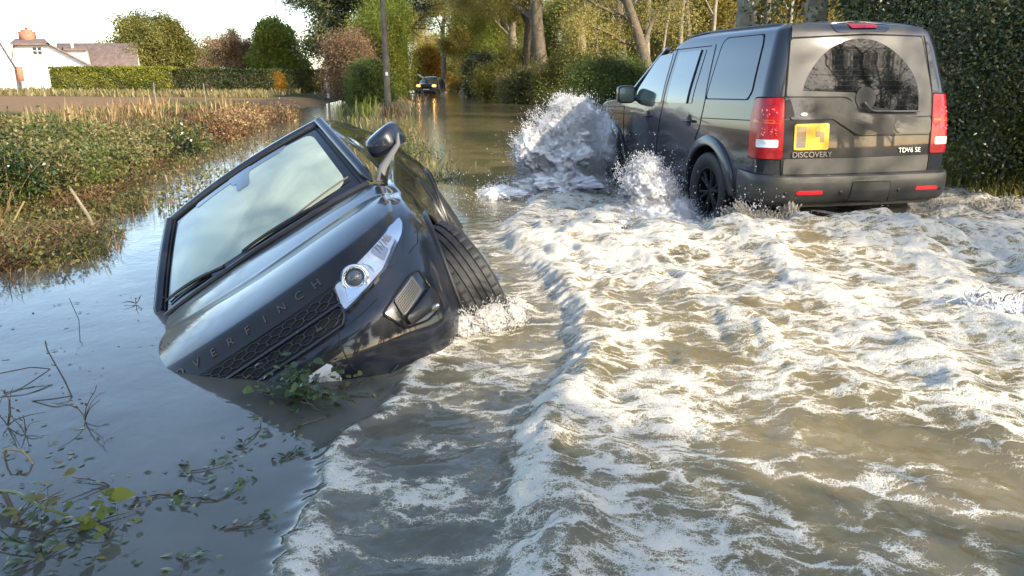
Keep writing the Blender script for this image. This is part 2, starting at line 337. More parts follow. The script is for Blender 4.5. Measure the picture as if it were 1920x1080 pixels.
def water(x, y):
    wx = x + .16*(fbm(x*1.7, y*1.7, 3, 21) - .5); wy = y + .16*(fbm(x*1.7, y*1.7, 3, 22) - .5)
    edge = .10*(fbm(x*3.5, y*3.5, 4, 31) - .5) + .05*(fbm(x*14, y*14, 2, 32) - .5)
    d1 = x - X1(y) + edge; d2 = x - X2(y) + edge*1.3
    farf = 1 - sst(9.5, 12.5, y); rl = 1 - sst(5.6, 6.6, x); nearf = sst(1.25, 1.5, y); ed = farf * rl
    t1 = sst(0, .10, d1) * (1 - sst(6.0, 8.5, y)); t2 = sst(0, .16, d2)
    h = .022*t1 + .022*np.exp(-((d1-.05)/.06)**2) * (y < 4.4) + (.045*t2 + .055*np.exp(-((d2-.10)/.11)**2) * (1 - .6*sst(5, 6, y)))*farf
    W = sst(.02, .35, d2) * farf
    amp = np.interp(y, [1.2, 2.2, 3.2, 4.5, 6, 8, 11], [.45, .5, .75, 1.1, 1.25, 1.1, .6])
    rA = ridge(wx/.75, wy/1.05, 4, 41); rB = ridge(wx/.30, wy/.36, 3, 45); fC = fbm(wx/.11, wy/.11, 3, 49)
    h = h + W*amp*(.065*(rA-.55) + .036*(rB-.5) + .012*(fC-.5)) * rl
    cr = 0
    for pts, a, s in CRESTS:
        d = segd(wx, wy, pts); k = np.exp(-(d/s)**2); h = h + .55*a*k*(.55 + .9*(fbm(wx/.28, wy/.28, 3, 55) - .25)); cr = cr + k
    h = h + .21*gss(x, y, 2.6, 6.25, 1.5, .6) + .07*gss(x, y, 1.15, 7.1, .5, .5) - .13*gss(x, y, 1.72, 7.35, .35, .5) - .08*gss(x, y, 1.25, 9.2, .35, .9) + .06*gss(x, y, 4.6, 7.6, .8, .9)
    bil = 0; a_ = 1.
    for q_, f_ in enumerate((3.3, 7., 14., 28.)): bil = bil + a_*np.abs(2*vn(wx*f_ + 3*q_, wy*f_*.85, 101+q_) - 1); a_ *= .44
    bil = bil/1.72; rough_ = np.interp(y, [1.2, 2.4, 3.5, 5, 8], [.16, .24, .5, .95, 1.15]); h = h + W*rough_*.10*(bil - .38)*(.35 + .9*sst(.35, .7, fbm(wx/.9, wy/1.1, 3, 107))) * rl
    # mid terrace ripples
    mid = t1*(1 - t2); h = h + mid*.018*(ridge(wx/.30, wy/.22, 3, 61) - .5) + (1-t1)*.0025*(fbm(x*3, y*3, 3, 63) - .5)
    far_r = sst(6.0, 9, y)*(1-W); h = h + far_r*.010*(fbm(x*2.2, y*1.1, 3, 65) - .5)*ed
    # foam
    n1 = .55*ridge((wx*.93 - wy*.36)/.75, (wx*.36 + wy*.93)/.30, 5, 71) + .45*ridge(wx/.45, wy/.60, 5, 73); n2 = ridge(wx/.16, wy/.17, 4, 75); big = fbm(wx/1.3, wy/1.5, 3, 79)
    dens = np.interp(y, [1.2, 1.9, 2.5, 3.2, 4.2, 6, 8, 11], [.31, .29, .28, .30, .36, .42, .46, .34])
    f_in = dens + .80*(n1-.60) + .30*(n2-.55) + .30*(bil-.38) + .45*(big-.5) + .20*np.clip(cr, 0, 1) + 1.3*(amp*.08*(rA-.55))
    front2 = np.exp(-(np.clip(d2-.03, 0, 9)/np.where(y < 5, .12, .25))**2)*sst(-.01, .03, d2)*farf
    f_in = f_in + .42*front2
    f_mid = .11 + .75*(ridge(wx/.30, wy/.17, 4, 81) - .52) + .38*(fbm(wx/.6, wy/.6, 3, 83) - .5) + .22*np.interp(y, [2, 3, 4, 5, 6.5], [0, 0, .25, 1.0, .8]) * sst(.0, .5, d1)
    front1 = np.exp(-(np.clip(d1-.02, 0, 9)/.10)**2)*sst(-.015, .02, d1)*(y < 4.0); f_mid = f_mid + front1*(.52 + .60*(fbm(wx/.10, wy/.10, 3, 85)-.4))
    foam = np.where(d1 > -.01, f_mid*t1, 0); foam = foam*(1-W) + f_in*W; foam = np.maximum(foam, front2*.62)*rl
    sheet = .9*gss(x, y, .55, 8.3, .7, .9)*(fbm(wx/.2, wy/.2, 3, 87)) ; foam = np.maximum(foam, sheet)
    # bubbly rim where the water breaks over the tilted wheel and bumper
    w5 = segd(x, y, [(-.56, 3.62), (-.42, 3.82), (-.30, 4.0), (-.10, 4.22), (.06, 4.36), (.02, 4.6)]); k5 = np.exp(-(w5/.07)**2); h = h + .055*k5*(.4 + fbm(x/.05, y/.05, 3, 91)); foam = np.maximum(foam, k5*(.25 + .5*fbm(x/.045, y/.045, 3, 93)))
    h = h * nearf ** 0
    silt_shade = np.clip(.10 + .55*t1 + .45*W + .75*sst(6.5, 9.5, y)*sst(bankL(y)+2.6, bankL(y)+4.2, x), 0, 1); silt_shade = np.clip(silt_shade - mid*.28*(1 - sst(2.6, 3.6, y)) , 0, 1)
    silt_shade = silt_shade*np.interp(y, [1.2, 2.4, 3.4], [.68, .74, 1.]); silt_shade = np.maximum(silt_shade, .02)  # nearest water darkened: foreground shade put into the tint
    chop = np.clip(.05 + .9*mid + .7*W + .25*sst(5, 8, y), 0, 1)
    border = sst(-5.5, -5.0, x)*(1 - sst(6.5, 7.0, x))*(1 - sst(12.0, 13.0, y))
    return h*border, foam*border, silt_shade, chop
def water_z(x, y): return float(water(np.array([float(x)]), np.array([float(y)]))[0][0])
def build_water():
    ys = 1.15*np.exp(np.arange(0, 580)*.0042); ys = ys[ys < 13]; ys = np.append(ys, 13.); xs = np.linspace(-5.5, 7, 960)
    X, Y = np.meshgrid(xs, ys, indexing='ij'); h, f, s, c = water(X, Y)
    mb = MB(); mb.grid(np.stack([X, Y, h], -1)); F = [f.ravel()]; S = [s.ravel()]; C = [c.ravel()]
    def outer(x0, x1, y0, y1, nx, ny, geo=False):
        a = np.linspace(x0, x1, nx); b = np.geomspace(y0, y1, ny) if geo else np.linspace(y0, y1, ny); A, B = np.meshgrid(a, b, indexing='ij')
        mb.grid(np.stack([A, B, 0*A], -1)); F.append(np.zeros(A.size)); _, _, s2, c2 = water(A, B); S.append(s2.ravel()); C.append(c2.ravel())
    outer(-5.5, 7, 13, 160, 60, 120, True); outer(-30, -5.5, -25, 160, 30, 60); outer(7, 30, -25, 160, 30, 60); outer(-5.5, 7, -25, 1.15, 20, 20)
    o = mb.build("flood_water", None, None, True, None); me = o.data
    for nm, arr in (("foam", F), ("silt_shade", S), ("chop", C)):
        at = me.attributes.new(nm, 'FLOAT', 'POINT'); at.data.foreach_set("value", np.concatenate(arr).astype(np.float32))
    m = bpy.data.materials.new("flood_water"); m.use_nodes = True; nt = m.node_tree; b = nt.nodes["Principled BSDF"]; L = nt.links.new
    at = {}
    for nm in ("foam", "silt_shade", "chop"): n = N(nt, "ShaderNodeAttribute"); n.attribute_name = nm; at[nm] = n.outputs["Fac"]
    geo = N(nt, "ShaderNodeNewGeometry"); pos = geo.outputs["Position"]
    def noise(sc, det, vec=pos, rough=.55, dist=0): n = N(nt, "ShaderNodeTexNoise"); n.inputs["Scale"].default_value = sc; n.inputs["Detail"].default_value = det; n.inputs["Roughness"].default_value = rough; n.inputs["Distortion"].default_value = dist; L(vec, n.inputs["Vector"]); return n.outputs["Fac"]
    def math_(op, a, c, d=None):
        n = N(nt, "ShaderNodeMath", operation=op)
        for i, v in enumerate((a, c, d)):
            if v is None: continue
            if isinstance(v, (int, float)): n.inputs[i].default_value = v
            else: L(v, n.inputs[i])
        return n.outputs[0]
    def rng_(v, a, c, d=0, e=1, sm=True):
        n = N(nt, "ShaderNodeMapRange"); n.interpolation_type = 'SMOOTHSTEP' if sm else 'LINEAR'; L(v, n.inputs[0])
        for i, k in enumerate((a, c, d, e)): n.inputs[i+1].default_value = k
        return n.outputs[0]
    vo = N(nt, "ShaderNodeTexVoronoi"); vo.feature = 'DISTANCE_TO_EDGE'; vo.inputs["Scale"].default_value = 130; L(pos, vo.inputs["Vector"])
    vo2 = N(nt, "ShaderNodeTexVoronoi"); vo2.feature = 'DISTANCE_TO_EDGE'; vo2.inputs["Scale"].default_value = 62; L(pos, vo2.inputs["Vector"])
    bub = math_('ADD', math_('MULTIPLY', rng_(vo.outputs["Distance"], .0, .25), -.20), math_('MULTIPLY', rng_(vo2.outputs["Distance"], 0, .25), -.15))
    fine = math_('MULTIPLY', math_('SUBTRACT', noise(24, 4), .5), .34)
    # connected web of froth: warped cell edges at three sizes
    wn = N(nt, "ShaderNodeTexNoise"); wn.inputs["Scale"].default_value = 5.5; wn.inputs["Detail"].default_value = 4; L(pos, wn.inputs["Vector"])
    vs = N(nt, "ShaderNodeVectorMath", operation='SCALE'); L(wn.outputs["Color"], vs.inputs[0]); vs.inputs["Scale"].default_value = .26
    va = N(nt, "ShaderNodeVectorMath", operation='ADD'); L(pos, va.inputs[0]); L(vs.outputs[0], va.inputs[1])
    ms = N(nt, "ShaderNodeMapping"); ms.inputs["Rotation"].default_value = (0, 0, .37); ms.inputs["Scale"].default_value = (.62, 1.25, .25); L(va.outputs[0], ms.inputs["Vector"])
    def web(sc, w_):
        v = N(nt, "ShaderNodeTexVoronoi"); v.feature = 'DISTANCE_TO_EDGE'; v.inputs["Scale"].default_value = sc; L(ms.outputs[0], v.inputs["Vector"]); return math_('SUBTRACT', 1.0, rng_(v.outputs["Distance"], .0, w_))
    lace = math_('ADD', math_('ADD', math_('MULTIPLY', web(4.2, .18), .28), math_('MULTIPLY', web(9.5, .20), .26)), math_('MULTIPLY', web(21, .24), .17))
    lace = math_('SUBTRACT', lace, .25)
    fsum = math_('ADD', math_('ADD', math_('ADD', at["foam"], bub), fine), lace)
    fo = rng_(fsum, .02, .48)
    fo = math_('MULTIPLY', fo, rng_(at["foam"], .03, .26))
    # murky water colour, near shade included
    mx = N(nt, "ShaderNodeMix", data_type='RGBA'); mx.inputs[6].default_value = (.088, .098, .095, 1); mx.inputs[7].default_value = (.215, .175, .092, 1); L(at["silt_shade"], mx.inputs[0])
    var = N(nt, "ShaderNodeMix", data_type='RGBA'); var.blend_type = 'MULTIPLY'; L(mx.outputs[2], var.inputs[6]); cr = N(nt, "ShaderNodeValToRGB"); cr.color_ramp.elements[0].position = .3; cr.color_ramp.elements[0].color = (.62, .62, .55, 1); cr.color_ramp.elements[1].position = .7; cr.color_ramp.elements[1].color = (1.15, 1.08, 1.0, 1); L(noise(1.3, 5, dist=.6), cr.inputs[0]); L(cr.outputs[0], var.inputs[7]); var.inputs[0].default_value = 1
    mf = N(nt, "ShaderNodeMix", data_type='RGBA'); L(fo, mf.inputs[0]); L(var.outputs[2], mf.inputs[6]); fcr = N(nt, 'ShaderNodeValToRGB'); fe = fcr.color_ramp.elements; fe[0].position = .0; fe[0].color = (.30, .255, .155, 1); fe[1].position = 1; fe[1].color = (.66, .61, .51, 1); e3 = fe.new(.5); e3.color = (.44, .39, .28, 1); e4 = fe.new(.75); e4.color = (.60, .55, .44, 1)
    L(fo, fcr.inputs[0]); L(fcr.outputs[0], mf.inputs[7])
    L(mf.outputs[2], b.inputs["Base Color"])
    # below the surface light comes back from suspended mud, so only the skin carries the ripples
    b.inputs["Specular IOR Level"].default_value = 0; b.inputs["Roughness"].default_value = .8
    L(rng_(fo, 0, 1, 1.0, .12, False), b.inputs["Coat Weight"]); b.inputs["Coat IOR"].default_value = 1.36; L(rng_(fo, 0, 1, .04, .4, False), b.inputs["Coat Roughness"])
    # ripples
    mp = N(nt, "ShaderNodeMapping"); mp.inputs["Scale"].default_value = (1, .8, 1); mp.inputs["Rotation"].default_value = (0, 0, .5); L(pos, mp.inputs["Vector"])
    r1 = noise(5.0, 3, mp.outputs[0]); r2 = noise(17, 4, mp.outputs[0], .5, .4)
    hh = math_('ADD', math_('MULTIPLY', r1, 1.2), math_('MULTIPLY', r2, .55))
    hh = math_('MULTIPLY', hh, rng_(at["chop"], 0, 1, .05, 1.0, False))
    hh = math_('ADD', hh, math_('MULTIPLY', math_('MULTIPLY', fsum, fo), 1.1))
    bp = N(nt, "ShaderNodeBump"); bp.inputs["Distance"].default_value = .022; bp.inputs["Strength"].default_value = .6; L(hh, bp.inputs["Height"]); L(bp.outputs[0], b.inputs["Coat Normal"])
    up = N(nt, "ShaderNodeMix", data_type='VECTOR'); up.inputs[4].default_value = (0, 0, 1); L(bp.outputs[0], up.inputs[5]); L(rng_(fo, 0, 1, .35, .95, False), up.inputs[0]); nv = N(nt, "ShaderNodeVectorMath", operation='NORMALIZE'); L(up.outputs[1], nv.inputs[0]); L(nv.outputs[0], b.inputs["Normal"])
    me.materials.append(m); tag(o, kind="structure"); return o
build_water()
# ================================================================ the stranded car in the ditch
E_paint = paint("blue_black_paint", (.010, .013, .020), dust=(.11, .085, .05), dmin=.60, dmax=.95, dscale=4, rough=.3)
E_bonnet = paint("wet_bonnet_paint", (.011, .015, .023), dust=(.17, .145, .105), dmin=.60, dmax=1.05, dscale=5, rough=.28, dirtlow=(1, .25, -.80))
E_bumper = mat("grey_black_bumper", (.014, .013, .012), rough=.35, spec=.25, coat=.5, var=.3, vscale=5)
def misty(name):
    m = mat(name, (.16, .20, .195), rough=.35, coat=.7, spec=.3); nt = m.node_tree; b = nt.nodes["Principled BSDF"]
    tc = N(nt, "ShaderNodeTexCoord"); no = N(nt, "ShaderNodeTexNoise"); no.inputs["Scale"].default_value = 2.2; no.inputs["Detail"].default_value = 7; no.inputs["Distortion"].default_value = .5
    nt.links.new(tc.outputs["Object"], no.inputs["Vector"]); cr = N(nt, "ShaderNodeValToRGB")
    cr.color_ramp.elements[0].position = .34; cr.color_ramp.elements[0].color = (.17, .225, .20, 1)
    cr.color_ramp.elements[1].position = .6; cr.color_ramp.elements[1].color = (.33, .395, .32, 1)
    nt.links.new(no.outputs["Fac"], cr.inputs[0]); nt.links.new(cr.outputs[0], b.inputs["Base Color"])
    return m
M_mist = misty("misted_windscreen")
E_bonnet.node_tree.nodes['Map Range.002' if 'Map Range.002' in E_bonnet.node_tree.nodes else 'Map Range'].inputs[3].default_value = .9
EX0 = -0.1; EN = 3.2
e_xf = spl([.15, .25, .35, .5, .6, .7, .8, .86, .92], [.70, .83, .90, .925, .915, .86, .805, .775, .74])
e_ys = spl([.15, .25, .4, .6, .75, .85, .92, 1.0, 1.1], [.80, .87, .905, .925, .932, .925, .905, .885, .87])
e_sh = spl([0, .35, .55, .68, .78, .90, 1.0, 1.19, 1.5, 2.4, 3.9, 4.4], [.828, .836, .850, .874, .908, .952, .984, 1.035, 1.055, 1.09, 1.17, 1.18])
def e_flare(x, z): return .030*np.exp(-((x)/.45)**4)*np.exp(-((z-.62)/.25)**2) + .045*np.exp(-((x+2.66)/.55)**4)*np.exp(-((z-.72)/.28)**2)
def e_P(t, z, off=0.):
    """t in 0..1: round the nose (half), 1..: back along the side; left half"""
    t = np.asarray(t, float); z = np.asarray(z, float)
    th = np.clip(t, 0, 1) * np.pi / 2; c = np.cos(th); s = np.sin(th); ys = e_ys(z); xf = e_xf(z)
    x = EX0 + (xf-EX0) * np.maximum(c, 0)**(2/EN); y = ys * s**(2/EN)
    back = t > 1; x = np.where(back, EX0 - (t-1), x)
    tail = np.clip((-x - 2.9) / .5, 0, 1); y = np.where(back, ys - .10*tail**2, y)
    y = y + np.where(np.abs(y) > .7, e_flare(x, z), 0)
    # outward normal in plan
    nx = np.where(back, 0, np.maximum(c, 1e-3)**(2-2/EN) / (xf-EX0)); ny = np.where(back, 1, np.maximum(s, 1e-3)**(2-2/EN) / ys)
    l = np.hypot(nx, ny); return np.stack([x + nx/l*off, y + ny/l*off, z + 0*x], -1)
def e_t(p):
    x, y, z = p
    return 2/np.pi*math.atan2((abs(y)/float(e_ys(z)))**(EN/2), max(0, (x-EX0)/(float(e_xf(z))-EX0))**(EN/2))
def tz(pts): return np.array([[e_t(p), p[2]] for p in pts])
def build_evoque():
    root = empty("stranded_car", (0, 0, 0), "black car tipped nose-down on its side in the flooded ditch with misted windscreen", "car")
    root.rotation_mode = 'XYZ'
    Rm = np.array([[.11397864, .83767158, -.53414904], [-.99324754, .10779007, -.0429025], [.02163776, .53543219, .844301]])
    Mx = Matrix([list(Rm[i]) + [0] for i in range(3)] + [[0, 0, 0, 1]]); Mx.translation = Vector((-.87133, 4.31465, -1.91156 + CAMH))
    root.matrix_world = Mx
    # ---- lower body: nose, wings, flanks
    ts = np.concatenate([np.linspace(0, 1, 64), 1 + np.arange(1, 152) * .022]); nv = 34
    def half(sg):
        sh = e_sh(ts); P = np.zeros((len(ts), nv, 3))
        for j in range(nv):
            v = j / (nv - 1); z = .22 + (sh - .22) * v; d = sh - z; rr = .07
            P[:, j] = e_P(ts, z); k = np.where(d < rr, rr * (1 - np.sqrt(np.clip(1 - (1 - d/rr)**2, 0, 1))), 0) * np.clip(ts / .7, 0, 1)**3
            c = P[:, j].copy(); nrm = e_P(ts, z, 1.) - e_P(ts, z); P[:, j] = c - nrm * k[:, None] * .8
        P[..., 1] *= sg
        m = np.ones((len(ts)-1, nv-1), bool)
        P, m = cut_arch(P, [(0, .37, .41), (-2.66, .37, .41)], m, lambda q: (np.abs(q[..., 1]) > .72) & (q[..., 2] < .80))
        return P, m
    body = MB()
    for sg in (1, -1): P, m = half(sg); body.grid(P, mask=m)
    # ---- cabin
    nw, nu = 70, 30
    wv = np.linspace(0, 1, nw); vv = np.linspace(0, 1, nu)
    zb = lambda x: e_sh(1 + (EX0 - x))
    def cabin(w_, v_, sg=1, off=0.):
        w_ = np.asarray(w_, float); v_ = np.asarray(v_, float)
        xfr = spl([0, .62, .72, .85, 1], [-.295, -1.03, -1.12, -1.09, -1.06])(v_); xre = spl([0, .62, .72, 1], [-3.42, -3.2, -3.12, -3.05])(v_)
        x = xfr + (xre - xfr) * w_
        zr = spl([-3.3, -2.8, -2.2, -1.6, -1.1, -.9], [1.44, 1.50, 1.545, 1.57, 1.565, 1.545])(x)
        z0 = zb(x); y0 = .855 - .04*np.clip((-x-2.4), 0, 1)
        yr = .615 - .03*np.clip((-x-2.2), 0, 1)
        k = np.clip(v_ / .66, 0, 1); zz = z0 + (zr - z0) * k; yy = y0 + (yr - y0) * k**1.35
        k2 = np.clip((v_ - .66) / .34, 0, 1); yy = np.where(v_ > .66, yr * (1 - k2), yy); zz = np.where(v_ > .66, zr + .05*(1-(1-k2)**2), zz)
        return np.stack([x, sg*(yy + off*(v_ <= .66)), zz + off*(v_ > .66)], -1)
    W, Vv = np.meshgrid(wv, vv, indexing='ij')
    for sg in (1, -1): body.grid(cabin(W, Vv, sg))
    b = body.build("body", E_paint, root, True, 50)
    # ---- roof sheet over the cabin frame, side glass
    for sg in (1, -1):
        g = MB(); fn = lambda a, c, o, sg=sg: cabin(a, c, sg, o)
        g.patch(roundpoly([(.055, .04), (.30, .035), (.62, .05), (.90, .16), (.80, .55), (.35, .60), (.115, .60)], .03), fn, .004, step=.03, rings=10)
        sg_ = g.build("side_window", M_glassdark, root)
        q = MB(); q.line([(.335, .04), (.345, .60)], fn, .008, off=.001); q.build("window_pillar", M_trim, sg_); q = MB(); q.line([(.60, .05), (.60, .58)], fn, .008, off=.001); q.build("window_pillar", M_trim, sg_)
    # ---- bonnet as a Coons patch between the shoulder line and the windscreen base
    na, nb = 61, 49
    A = np.linspace(-1, 1, na); B = np.linspace(0, 1, nb); tip = .80
    def shp(t, s): return e_P(t, e_sh(t) - .002, -.056*min(1, abs(t)/.7)**3 + .002) * np.array([1, s, 1])
    front = np.array([shp(abs(a) * tip, 1 if a >= 0 else -1) for a in A])
    front[:, 2] += .001
    sideL = np.array([shp(tip + b_ * (1.19 - tip), 1) for b_ in B]); sideR = sideL * np.array([1, -1, 1])
    sideL[:, 2] += .002; sideR[:, 2] += .002
    bx = spl([0, .45, .75, .84], [-.20, -.225, -.285, -.29]); bz = spl([0, .45, .75, .84], [1.12, 1.108, 1.08, 1.03])
    ya = A * abs(sideL[-1][1]); back = np.stack([bx(np.abs(ya)), ya, bz(np.abs(ya))], -1); back[0] = sideR[-1]; back[-1] = sideL[-1]
    a_ = ((A + 1) / 2)[:, None, None]; b_ = B[None, :, None]
    # power-warp so that rows near the lip are dense
    S = (1 - b_) * front[:, None] + b_ * back[:, None] + (1 - a_) * sideR[None] + a_ * sideL[None] \
        - ((1-a_)*(1-b_)*front[0] + a_*(1-b_)*front[-1] + (1-a_)*b_*back[0] + a_*b_*back[-1])
    g = spl([0, .05, .10, .16, .3, .55, .8, 1], [0, .040, .066, .068, .066, .050, .025, 0])(B)
    fade = (1 - np.abs(A)**5)
    S[..., 2] += fade[:, None] * g[None] + .012*(1 - (2*np.abs(A)[:, None] - 1)**2) * (B*(1-B)*4)[None] * .6
    bo = MB(); bo.grid(S); bonnet = bo.build("bonnet", E_bonnet, root, True, 60)
    # dark sheet over the lettered lip: its dark reflection put into the colour
    i0, i1 = 0, 5
    st = S[2:-2, i0:i1+1].copy(); nrm = np.array([.62, 0, .78]); st = st + nrm * .003
    MB().grid(st).build("bonnet_lip", E_bumper, bonnet)
    def lip(y):   # a point in the middle of the lip strip, with its tangents
        yy = S[:, 2, 1]; p = np.array([np.interp(y, yy, S[:, 2, k]) for k in range(3)]); up = np.array([np.interp(y, yy, S[:, 4, k] - S[:, 1, k]) for k in range(3)])
        d = np.array([np.interp(y + .02, yy, S[:, 2, k]) - np.interp(y - .02, yy, S[:, 2, k]) for k in range(3)])
        return p, d / np.linalg.norm(d), up / np.linalg.norm(up)
    for k, ch in enumerate("OVERFINCH"):
        p, tx, up = lip(-.40 + k * .0985); n = np.cross(tx, up); n /= np.linalg.norm(n); up = np.cross(n, tx)
        p = p + n * .006; mx = Matrix([[tx[i], up[i], n[i], p[i]] for i in range(3)] + [[0, 0, 0, 1]])
        text_obj("letter", ch, .062, .003, M_letter, bonnet, mx)
    # ---- windscreen
    nb2 = 24; xs = np.linspace(-1, 1, 49)
    base = np.stack([bx(np.abs(xs)*.76) - .012, xs*.755, bz(np.abs(xs)*.76) + .006], -1)
    top = np.stack([-1.065 - .06*np.abs(xs)**2, xs*.60, 1.595 - .030*xs**2], -1)
    def ws(a, c, o=0.):
        a = np.asarray(a, float); c = np.asarray(c, float)
        p = np.stack([np.interp(a, xs, base[:, k])*(1-c) + np.interp(a, xs, top[:, k])*c for k in range(3)], -1)
        n = np.array([.50, 0, .86]); bul = .035*np.sin(np.pi*np.clip(c, 0, 1)) * (1 - .6*a*a)
        return p + n * (np.asarray(o) + bul)[..., None]
    AA, CC = np.meshgrid(xs, np.linspace(0, 1, nb2), indexing='ij')
    wsc = MB().grid(ws(AA, CC)).build("windscreen", M_glassdark, root)
    g = MB(); g.patch(roundpoly([(-.90, .10), (.0, .055), (.87, .10), (.88, .90), (0, .925), (-.88, .90)], [.10, .02, .12, .10, .02, .10]), ws, .004, rings=12, step=.05)
    g.build("misted_glass", M_mist, wsc)
    fr = MB(); fr.patch(roundpoly([(-.16, .94), (-.10, .80), (.09, .80), (.14, .94)], .02), ws, .008, step=.02); fr.patch(roundpoly([(-.06, .82), (-.05, .68), (.09, .68), (.10, .82)], .02), ws, .008, step=.02)
    fr.patch(roundpoly([(-.62, .93), (-.6, .87), (.5, .87), (.6, .93)], .03), ws, .0075, step=.03)
    fr.build("mirror_mount", mat("frit_grey", (.035, .05, .065), rough=.1, coat=1), wsc)
    # pillars and roof front rail stand proud of the glass
    pl = MB()
    for s in (-1, 1):
        q = ws(np.full(20, s*1.0), np.linspace(0, 1, 20), np.full(20, .006)); pl.tube(q + np.array([0, s*.020, .0]), np.concatenate([[.008, .022], np.full(18, .034)]), 12)
    pl.tube(ws(xs, np.full(49, 1.01), np.full(49, -.006)), .034, 12)
    pl.build("windscreen_pillar", E_paint, root)
    sl = MB(); sl.tube(ws(np.full(20, .955), np.linspace(.02, .98, 20), np.full(20, .006)), .006, 6); sl.tube(ws(np.full(20, -.955), np.linspace(.02, .98, 20), np.full(20, .006)), .006, 6); sl.tube(ws(xs*.95, np.full(49, .965), np.full(49, .008)), .005, 6)
    sl.build("glass_seal", M_gap, wsc)
    # cowl and wipers
    cw = MB(); q = ws(xs*.99, np.full(49, -.012), np.full(49, .006)); cw.tube(q, .022, 8); cw.build("cowl", M_black, root)
    for (a0, c0, a1, c1) in ((.66, .02, -.12, .035), (-.30, .02, -.93, .10)):
        wp = MB(); nn = 24; aa = np.linspace(a0, a1, nn); c_ = np.linspace(c0, c1, nn) + .02*np.sin(np.linspace(0, np.pi, nn))
        wp.tube(ws(aa, c_, np.full(nn, .022)), np.linspace(.013, .006, nn), 6); wp.tube(ws(aa[6:], c_[6:] + .02, np.full(nn-6, .016)), .006, 6); wp.build("wiper", M_black, root)
    wp = MB(); nn = 16; wp.tube(ws(np.linspace(.30, .90, nn), np.linspace(.045, .135, nn), np.full(nn, .02)), .006, 6); wp.build("wiper", M_wipbr, root)
    # ---- nose: lamps, grille, bumper
    lt = tz([(.758, .456, .835), (.729, .533, .852), (.69, .615, .864), (.625, .705, .88), (.52, .791, .901), (.448, .829, .905), (.476, .833, .876), (.544, .806, .838), (.611, .761, .811), (.7, .684, .763), (.753, .607, .746), (.797, .516, .728), (.822, .443, .716), (.80, .442, .77)])
    for s in (1, -1):
        mp = lambda a, c, o, s=s: e_P(a, c, o) * np.array([1, s, 1])
        hl = MB(); hl.patch(roundpoly(lt, .006, 3), mp, .002, rings=8, step=.012); h = hl.build("headlight", M_lampbowl, root)
        def disc(c, r, o, ring=None):
            c = np.array(c); t0 = e_t(c); p = mp(np.array([t0]), np.array([c[2]]), o)[0]; nn = mp(np.array([t0]), np.array([c[2]]), 1.)[0] - mp(np.array([t0]), np.array([c[2]]), 0.)[0]
            nn = nn / np.linalg.norm(nn) * .72 + np.array([.62, 0, .18]); nn /= np.linalg.norm(nn); ux = np.cross([0, 0, 1], nn); ux /= np.linalg.norm(ux); uy = np.cross(nn, ux)
            return p, ux, uy, nn
        p, ux, uy, nn = disc((.742, .554, .808), .05, .006)
        Mm = np.stack([ux, nn, uy], 1)
        pr = MB(); pr.lathe([(.0, .034), (.020, .031), (.034, .021), (.041, .007), (.042, -.01)], p, 32, Mm); pr.build("projector_lens", mat("projector_glass", (.10, .11, .115), rough=.06, coat=1), h)
        rg = MB(); rg.lathe([(.042, .0), (.046, .018), (.050, .020), (.055, .010), (.060, .013), (.066, .011), (.071, -.006)], p, 40, Mm); rg.build("lamp_ring", M_chrome, h)
        dk = MB()
        dk.patch(roundpoly(tz([(.60, .74, .868), (.53, .785, .885), (.50, .80, .868), (.58, .765, .842)]), .004), mp, .0055, step=.01)
        dk.build("indicator", mat("amber_reflect", (.35, .22, .17), rough=.2, metal=.5), h)
        d2 = MB(); d2.patch(roundpoly(tz([(.655, .67, .862), (.62, .71, .872), (.60, .735, .82), (.665, .70, .79)]), .006), mp, .005, step=.012); d2.build("lamp_divider", mat("lamp_grey", (.30, .31, .33), rough=.25, metal=.7), h)
        d3 = MB(); d3.patch(roundpoly(tz([(.775, .500, .800), (.79, .475, .742), (.80, .47, .735), (.775, .56, .742), (.755, .60, .765), (.765, .555, .762)]), .004), mp, .007, step=.01); d3.build("lamp_blade", M_bluechrome, h)
        d4 = MB(); d4.patch(roundpoly(tz([(.715, .625, .845), (.69, .67, .835), (.69, .675, .79), (.715, .64, .775), (.70, .64, .81)]), .004), mp, .009, step=.01); d4.build("lamp_blade", M_bluechrome, h)
        d5 = MB()
        for k in range(7): d5.line(tz([(.64 - .018*k, .705 + .011*k, .868 + .0035*k), (.655 - .018*k, .715 + .010*k, .825 + .0045*k)]), mp, .002, .01, .006)
        d5.build("lamp_rib", M_chromedk, h)
        bz_ = MB(); bz_.line(cat_closed(roundpoly(lt, .006, 3)), mp, .004, .012, .006, closed=True)
        bz_.build("lamp_bezel", M_trim, h)
        cv = MB(); cv.patch(roundpoly(lt, .006, 3), mp, .038, rings=8, step=.012, edge=.034); cv.build("lamp_cover", M_clear, h)
        # dark tail behind the lamp
        tl = MB(); tl.patch(roundpoly(tz([(.50, .815, .83), (.455, .835, .868), (.43, .845, .865), (.56, .79, .79), (.65, .725, .745), (.69, .69, .755)]), .006), mp, .003, step=.015); tl.build("lamp_surround", M_trim, root)
        # bumper pod with vent
        vt = tz([(.617, .811, .650), (.629, .809, .544), (.636, .798, .458), (.665, .775, .430), (.735, .72, .435), (.817, .627, .480), (.836, .58, .607), (.775, .671, .640), (.683, .758, .665)])
        vb = MB(); vb.patch(roundpoly(vt, .012), mp, .004, rings=6, step=.015); v = vb.build("bumper_vent", M_trim, root)
        er = MB(); er.line(cat_closed(roundpoly(vt, .012)), mp, .006, .015, .006, closed=True); er.build("vent_edge", E_bumper, v)
        mq = tz([(.679, .767, .650), (.691, .769, .575), (.804, .649, .540), (.791, .654, .622)])
        ms = MB(); ms.patch(roundpoly(mq, .005), mp, .012, rings=5, step=.012, edge=.01); ms.build("vent_mesh", M_mesh, v)
